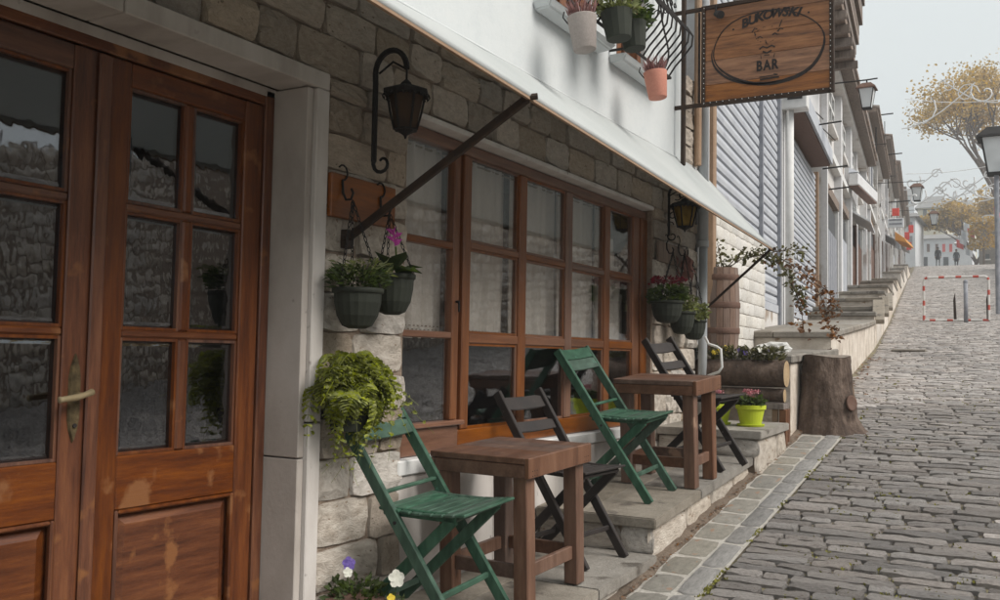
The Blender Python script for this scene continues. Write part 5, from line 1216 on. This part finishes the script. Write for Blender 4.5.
def person(loc, rz, lab, step=.22, h=1.0):
    e = empty('person', loc, (0, 0, rz), label=lab, cat='person')
    J = [(0, 0, .93), (0, .01, 1.15), (0, .02, 1.38), (0, .03, 1.50), (.0, .04, 1.60), (.10, 0, .88), (.11, step*.6, .5), (.11, step*.7, .06), (-.10, 0, .88), (-.11, -step*.1, .5), (-.11, -step, .08), (.19, .02, 1.40), (.25, -.02, 1.14), (.24, .08, .92), (-.19, .02, 1.40), (-.25, .04, 1.14), (-.24, .12, .93), (.11, step*.7+.14, .03), (-.11, -step+.14, .04)]
    E_ = [(0, 1), (1, 2), (2, 3), (3, 4), (0, 5), (5, 6), (6, 7), (0, 8), (8, 9), (9, 10), (2, 11), (11, 12), (12, 13), (2, 14), (14, 15), (15, 16), (7, 17), (10, 18)]
    rad = [.15, .15, .15, .07, .06, .10, .075, .05, .10, .075, .05, .075, .06, .045, .075, .06, .045, .04, .04]
    me = bpy.data.meshes.new('body'); me.from_pydata([Vector(j)*h for j in J], E_, []); o = link('body', me, e)
    md = o.modifiers.new('skin', 'SKIN')
    for i, r_ in enumerate(rad): me.skin_vertices[0].data[i].radius = (r_, r_*.8)
    me.skin_vertices[0].data[0].use_root = True
    ss = o.modifiers.new('sub', 'SUBSURF'); ss.levels = ss.render_levels = 2; me.materials.append(MT['suit'])
    bpy.context.view_layer.update(); nm = bpy.data.meshes.new_from_object(o.evaluated_get(bpy.context.evaluated_depsgraph_get())); o.modifiers.clear(); o.data = nm; nm.name = 'body'
    nm.materials.clear(); nm.materials.append(MT['suit'])
    MB().lathe([(.04, 1.50), (.075, 1.56), (.092, 1.64), (.085, 1.70), (.06, 1.74), (.01, 1.76)], 14, c=(0, .045, 0)).build('head', 'skin', e, smooth=True)
    MB().lathe([(.09, 1.60), (.103, 1.66), (.095, 1.72), (.06, 1.765), (.01, 1.775)], 14, c=(0, .03, 0)).build('hair', 'hair', e, smooth=True)
    for s in (-1, 1):
        m_ = MB(); hx, hy_, hz = s*.24, (.08 if s > 0 else .12), .90; m_.lathe([(.02, -.09), (.035, -.06), (.03, .02)], 8, c=(hx, hy_, hz))
        for k in range(4): m_.tube([(hx+(k-1.5)*.014, hy_, hz-.08), (hx+(k-1.5)*.015, hy_+.01, hz-.13), (hx+(k-1.5)*.014, hy_+.03, hz-.16)], .008, 5)
        m_.tube([(hx, hy_+.03, hz-.03), (hx, hy_+.06, hz-.08)], .009, 5); m_.build('hand', 'skin', e)
    # long coat
    MB().lathe([(.19, .62), (.20, .80), (.175, 1.1), (.20, 1.35), (.13, 1.47), (.07, 1.52)], 16, c=(0, .01, 0)).build('coat', 'suit', e, smooth=True)
p = at(938, 266, 95); person((p.x, 95, zg(95)), 0, 'left of two distant people in dark clothes walking up the street', .24)
p = at(956.5, 266, 97); person((p.x, 97, zg(97)-.25), .2, 'right of two distant people in dark clothes, lower over the crest', .2)

# ------------------------------------------------------------------ festive light scrolls strung over the street
def scroll_piece(u, v, y, s, flip, mb, kind=0):
    c = at(u, v, y); k = y/950*s
    f = -1 if flip else 1
    def pt(a, b): return (c.x+f*a*k, y, c.z+b*k)
    sp = [pt(14*(1-.085*t)*math.cos(-t*.55+.6), 14*(1-.085*t)*math.sin(-t*.55+.6)) for t in range(0, 12)]
    tail = [pt(14*math.cos(.6)+a, 14*math.sin(.6)-9*math.sin(a/60*PI*.9)+a*.2) for a in (0,)]
    mb.tube(sp, .022*y/30, 5)
    mb.tube([pt(-12+52*t, -12*math.cos(t*2.0)+13*t*t) for t in [i/12 for i in range(13)]], .018*y/30, 5)
    mb.tube([pt(34+9*math.cos(t*.6)*(1-t*.07), 10+9*math.sin(t*.6)*(1-t*.07)) for t in range(11)], .018*y/30, 5)
sets = ((34, [(918, 112, 1.2, False, 0), (985, 92, .9, True, 0)], [(905, 99), (1010, 99)], 'upper'), (40, [(912, 182, .6, False, 0), (985, 190, .7, True, 0)], [(905, 174), (1010, 162)], 'middle'), (30, [(916, 197, .7, False, 0), (948, 196, .55, False, 0), (962, 196, .55, True, 0), (992, 190, .8, False, 0), (967, 182, .5, False, 0)], [(908, 205), (1010, 178)], 'lower'))
for y, items, wire_, nm in sets:
    e = empty('street_light_garland', (0, 0, 0), label=nm+' white scroll shaped light garland strung across the street', cat='light garland', group='scroll garlands over the street')
    for it in items: mb = MB(); scroll_piece(it[0], it[1], y, it[2], it[3], mb); mb.build('scroll', 'wire', e)
    a, b = at(*wire_[0], y), at(*wire_[1], y); mb = MB(); mb.tube([a+(b-a)*t-Vector((0, 0, .12*math.sin(PI*t))) for t in [i/10 for i in range(11)]], .012, 4); mb.build('cable', 'wire', e)

# ------------------------------------------------------------------ far end of the street
cr = street_lamp(27, at(996, 139, 27).z, 0, 1.9, 'big street lantern on a pole cut by the right edge of the picture', right=at(996, 139, 27).x)
def far_house(y, u0, v0, u1, v1, depth, m, lab, roofm='slate', rh=1.6, name='far_house'):
    a, b = at(u0, v1, y), at(u1, v0, y); e = empty(name, (a.x, y, 0), label=lab, cat='house'); W_ = b.x-a.x
    zb = min(a.z-1, zg(y)-.5)
    MB().box((0, 0, zb), (W_, depth, b.z)).build('wall', m, e)
    MB().hexa([(-.5, -.5, b.z+.01), (W_+.5, -.5, b.z+.01), (W_+.5, depth+.5, b.z+.01), (-.5, depth+.5, b.z+.01), (W_*.2, depth*.4, b.z+rh), (W_*.8, depth*.4, b.z+rh), (W_*.8, depth*.6, b.z+rh), (W_*.2, depth*.6, b.z+rh)]).build('roof', roofm, e)
    return e, a, b
def fwin(e, a, y, u0, v0, u1, v1, m='winglass_far', arch=False):
    p, q = at(u0, v1, y), at(u1, v0, y); mb = MB(); o = empty('window'); o.parent = e
    mb.box((p.x-a.x, -.06, p.z), (q.x-a.x, -.004, q.z))
    if arch:
        c = (p.x+q.x)/2-a.x; r_ = (q.x-p.x)/2; mb.add([(c+r_*math.cos(t*PI/8), -.06, q.z+r_*math.sin(t*PI/8)) for t in range(9)], [tuple(range(9))])
    mb.build('pane', m, o); w_ = (q.x-p.x); MB().box((p.x-a.x-.12, -.10, p.z-.15), (q.x-a.x+.12, -.061, p.z-.002)).build('sill', 'whitepaint', o)
e, a, b = far_house(190, 918, 207, 946, 262, 14, 'cream', 'cream house with three arched windows high behind the end of the street', 'slate', 3)
for k in range(3): fwin(e, a, 190, 923+8.2*k, 211, 926.6+8.2*k, 216, arch=True)
for k in range(3): fwin(e, a, 190, 924.5+7.5*k, 223, 927+7.5*k, 227)
e, a, b = far_house(165, 903, 238, 960, 275, 12, 'white_far', 'long white building with small reddish windows closing the street', 'slate', 1.3)
for u in (920, 928.5, 937, 944, 951): fwin(e, a, 165, u-1.6, 244, u+1.2, 252, 'red' if u > 940 else 'hoop')
for u in (914, 925, 946): fwin(e, a, 165, u-2.5, 257, u+2.5, 268)
e, a, b = far_house(120, 906, 217, 915, 262, 9, 'white_far', 'narrow white and blue house front left of the white building', 'slate', 1)
for k in range(2): fwin(e, a, 120, 908, 222+14*k, 912.5, 231+14*k, 'greymetal')
for y_, u0, v0, u1, v1, lab_ in ((230, 947, 214, 958, 240, 'pale house on the hillside just right of the cream house'), (245, 962, 208, 974, 236, 'pale house higher on the hillside, half hidden by the trees'), (260, 905, 196, 914, 225, 'greyish house on the hillside left of the cream house')):
    e, a, b = far_house(y_, u0, v0, u1, v1, 10, 'cream' if u0 > 960 else 'white_far', lab_, 'slate', 2.5)
    for q in (0, 1): fwin(e, a, y_, u0+2+4*q, v0+4, u0+4+4*q, v0+8)
e, a, b = far_house(112, 979, 222, 1000, 272, 12, 'slatewall', 'grey stone house at the right end of the street top', 'slate', 1.5)
fwin(e, a, 112, 985.5, 254, 989.5, 259)
e, a, b = far_house(150, 958, 243, 972, 270, 8, 'white_far', 'small white shop under the flags on the right', 'white_far', 1)
for k, (u, v, m) in enumerate(((960, 243, 'red'), (963, 239, 'white_far'), (967, 226, 'white_far'), (971, 232, 'red'), (973, 245, 'white_far'), (978, 228, 'red'), (975, 222, 'white_far'), (969, 250, 'shutter'), (998, 211, 'red'), (965, 234, 'shutter'))):
    yy_ = 118-k; p = at(u, v, yy_); mb = MB(); n_ = 6; vs = []
    for i in range(n_+1):
        for j in (0, 1): vs.append((p.x-.35+.7*i/n_, yy_+.05*math.sin(i*1.3), p.z+.45-.9*j-.35*i/n_))
    vs += [(q[0], q[1]+.02, q[2]) for q in vs]
    N2 = 2*(n_+1); fs = [(2*i, 2*i+2, 2*i+3, 2*i+1) for i in range(n_)]+[(N2+2*i, N2+2*i+1, N2+2*i+3, N2+2*i+2) for i in range(n_)]
    o = mb.add(vs, fs).build('hanging_flag', m); tag(o, ['leftmost red cloth', 'leftmost white cloth, just above the leftmost red one', 'white cloth high in the middle', 'red cloth in the middle', 'lowest white cloth', 'highest red cloth near the stone house', 'topmost white cloth', 'lower of two pale blue cloths', 'red cloth touching the right edge of the picture', 'upper of two pale blue cloths'][k]+' hung out by the far shops', 'flag', 'cloths and flags at the far shops')
    p2 = zg(yy_)
hm = MB(); vs = []; nx_ = 40
for j, (yy_, hh) in enumerate(((210, 0), (260, 18), (330, 42), (420, 60), (520, 52))):
    for i in range(nx_+1):
        x = -260+420*i/nx_; vs.append((x, yy_, -20+zg(200)*0+hh*(.75+.35*noise.noise(Vector((x*.012, yy_*.01, 3))))*(1-.5*min(1, max(0, (x+20)/120)))+8+4*noise.noise(Vector((x*.06, yy_*.05, 1)))))
hm.add(vs, [(j*(nx_+1)+i, j*(nx_+1)+i+1, (j+1)*(nx_+1)+i+1, (j+1)*(nx_+1)+i) for j in range(4) for i in range(nx_)])
o = hm.build('wooded_hill', 'hill', smooth=True); tag(o, kind='structure')
wd_ = MB(); r_ = random.Random(5)
for i in range(420):
    x = r_.uniform(-130, 20); yy_ = r_.choice((225, 262, 300, 335, 380)); h = {225: 4, 262: 8, 300: 17, 335: 26, 380: 36}[yy_]
    h = h*(.75+.35*noise.noise(Vector((x*.012, yy_*.01, 3))))*(1-.5*min(1, max(0, (x+20)/120)))
    for k in range(26):
        d = Vector((r_.gauss(0, 1), r_.gauss(0, 1), r_.gauss(0, 1.2))); wd_.leaf(Vector((x, yy_, h))+d*1.6, (r_.uniform(-1, 1), r_.uniform(-1, 1), r_.uniform(-1, 1)), 1.9, 1.6)
o = wd_.build('distant_wood', 'leaf'); tag(o, kind='stuff')
def tree(base, H, cw, ch, n_, lm, lab, ls, seed, cat='tree', gaps=.5):
    r_ = random.Random(seed); e = empty('broadleaf_tree', base, label=lab, cat=cat)
    tk = MB(); tips = []
    def grow(p, d, L_, r0, lv):
        q = p+d*L_; mid = p+d*L_*.5+Vector((r_.uniform(-1, 1), r_.uniform(-1, 1), 0))*L_*.05; tk.tube([p, mid, q], [r0, r0*.8, r0*.6], 6 if lv < 2 else 4)
        if lv >= 4: tips.append((q, L_)); tips.append((mid, L_)); return
        for k in range(3 if lv else 5):
            a = r_.uniform(0, 6.28); sp = r_.uniform(.45, .95); nd = (d+Vector((math.cos(a)*sp, math.sin(a)*sp, r_.uniform(-.1, .35)))).normalized(); grow(q-d*L_*r_.uniform(0, .25), nd, L_*r_.uniform(.6, .78), r0*.55, lv+1)
    grow(Vector((0, 0, -1)), Vector((.02, 0, 1)), H*.36, H*.02, 0)
    tk.build('trunk', 'bark', e)
    lf = MB()
    for q, L_ in tips:
        for k in range(n_): d = Vector((r_.gauss(0, 1), r_.gauss(0, 1), r_.gauss(0, .8)))*L_*.38; lf.leaf(q+d, (r_.uniform(-1, 1), r_.uniform(-1, 1), r_.uniform(-1, .4)), ls*r_.uniform(.6, 1.3), ls*.8)
    lf.build('crown', lm, e)
p = at(1004, 262, 100); tree((p.x, 100, zg(100)-1), 23, 9, 9, 46, 'leaf_autumn', 'tall tree in yellow autumn leaf rising over the right side of the street', .30, 4)
p = at(975, 262, 130); tree((p.x, 130, zg(130)), 16, 9, 9, 40, 'leaf_autumn', 'smaller ochre tree behind the tall yellow one', .42, 8)
p = at(984, 262, 106); e = empty('ochre_bush', (p.x, 106, zg(106)+1), label='ochre bush leaning over the right hand wall', cat='bush'); mb = MB(); tuft(mb, (0, 0, 1), 1.3, 3.2, 700, .4, .3, .2); mb.build('foliage', 'leaf_autumn', e); MB().tube([(0, 0, -1), (0, 0, 2)], .1, 6).build('trunk', 'bark', e)

# ------------------------------------------------------------------ other side of the street (seen in the panes)
ow = empty('opposite_stone_wall', (0, 0, 0), label='dry stone house wall across the street, seen only in the glass', cat='wall')
def RX(y): return xl(y)+7.3
mb = MB(); yy = [-9, -3, 2, 8, 14, 20, 27, 36, 48, 62, 78]
for a, b in zip(yy[:-1], yy[1:]): mb.hexa([(RX(a), a, zg(a)-.5), (RX(a)+.5, a, zg(a)-.5), (RX(b)+.5, b, zg(b)-.5), (RX(b), b, zg(b)-.5), (RX(a), a, zg(a)+3.2), (RX(a)+.5, a, zg(a)+3.2), (RX(b)+.5, b, zg(b)+3.2), (RX(b), b, zg(b)+3.2)])
mb.build('core', 'mortar', ow)
sm = stone_meshes('rubble_stone', 'stone_pale', 6, nx=4, ny=3, rough=.4, inset=.08, dome=.4)
st_ = MB(); RB = Matrix(((0, 0, -1), (-1, 0, 0), (0, 1, 0)))
for row in range(16):
    y = -8.5
    while y < 40:
        l = rnd.uniform(.22, .5); yc = y+l/2; loc = Vector((RX(yc)+.01, yc, zg(yc)+.1+row*.2)); b = RB @ Matrix.Diagonal(Vector((l-.03, .17, .06))); _, vs, fs = sm[rnd.randrange(6)]
        st_.add([b @ Vector(q)+loc for q in vs], fs); y += l
o = st_.build('rubble_stones', 'stone_pale', ow, smooth=True); o['kind'] = 'stuff'
oh = empty('opposite_house', (RX(4)+2.2, 4, zg(4)), label='low slate roofed stone house across the street, seen in the glass', cat='house')
MB().box((0, -3.5, 0), (5, 4, 5)).build('wall', 'slatewall', oh); MB().hexa([(-.5, -4, 5), (2.5, -4, 7), (2.5, 4.5, 7), (-.5, 4.5, 5), (-.5, -4, 5.15), (2.5, -4, 7.15), (2.5, 4.5, 7.15), (-.5, 4.5, 5.15)]).build('roof', 'slate', oh)
for k in range(3): w_ = empty('window'); w_.parent = oh; MB().box((-.03, -2.4+2.2*k, 3.2), (-.002, -1.6+2.2*k, 4.3)).build('pane', 'winglass_far', w_); MB().box((-.06, -2.5+2.2*k, 3.08), (-.031, -1.5+2.2*k, 3.18)).build('sill', 'whitepaint', w_)
tree((RX(11)+2.6, 11.5, zg(11)), 7.5, 4, 4, 10, 'leaf_autumn', 'yellowing tree across the street beside the rubble wall, mirrored in the door glass', .16, 12)

# ------------------------------------------------------------------ damp autumn air
hz = MB().box((-270, -31, -60), (170, 560, 72)).build('haze', 'plaster'); hz.data.materials.clear()
m = bpy.data.materials.new('haze'); m.use_nodes = True; n = m.node_tree; n.nodes.remove(n.nodes['Principled BSDF'])
pv = n.nodes.new('ShaderNodeVolumePrincipled'); pv.inputs['Density'].default_value = .0022; pv.inputs['Color'].default_value = (.86, .9, .93, 1); pv.inputs['Anisotropy'].default_value = .1
n.links.new(pv.outputs[0], n.nodes['Material Output'].inputs['Volume']); hz.data.materials.append(m); tag(hz, kind='stuff')
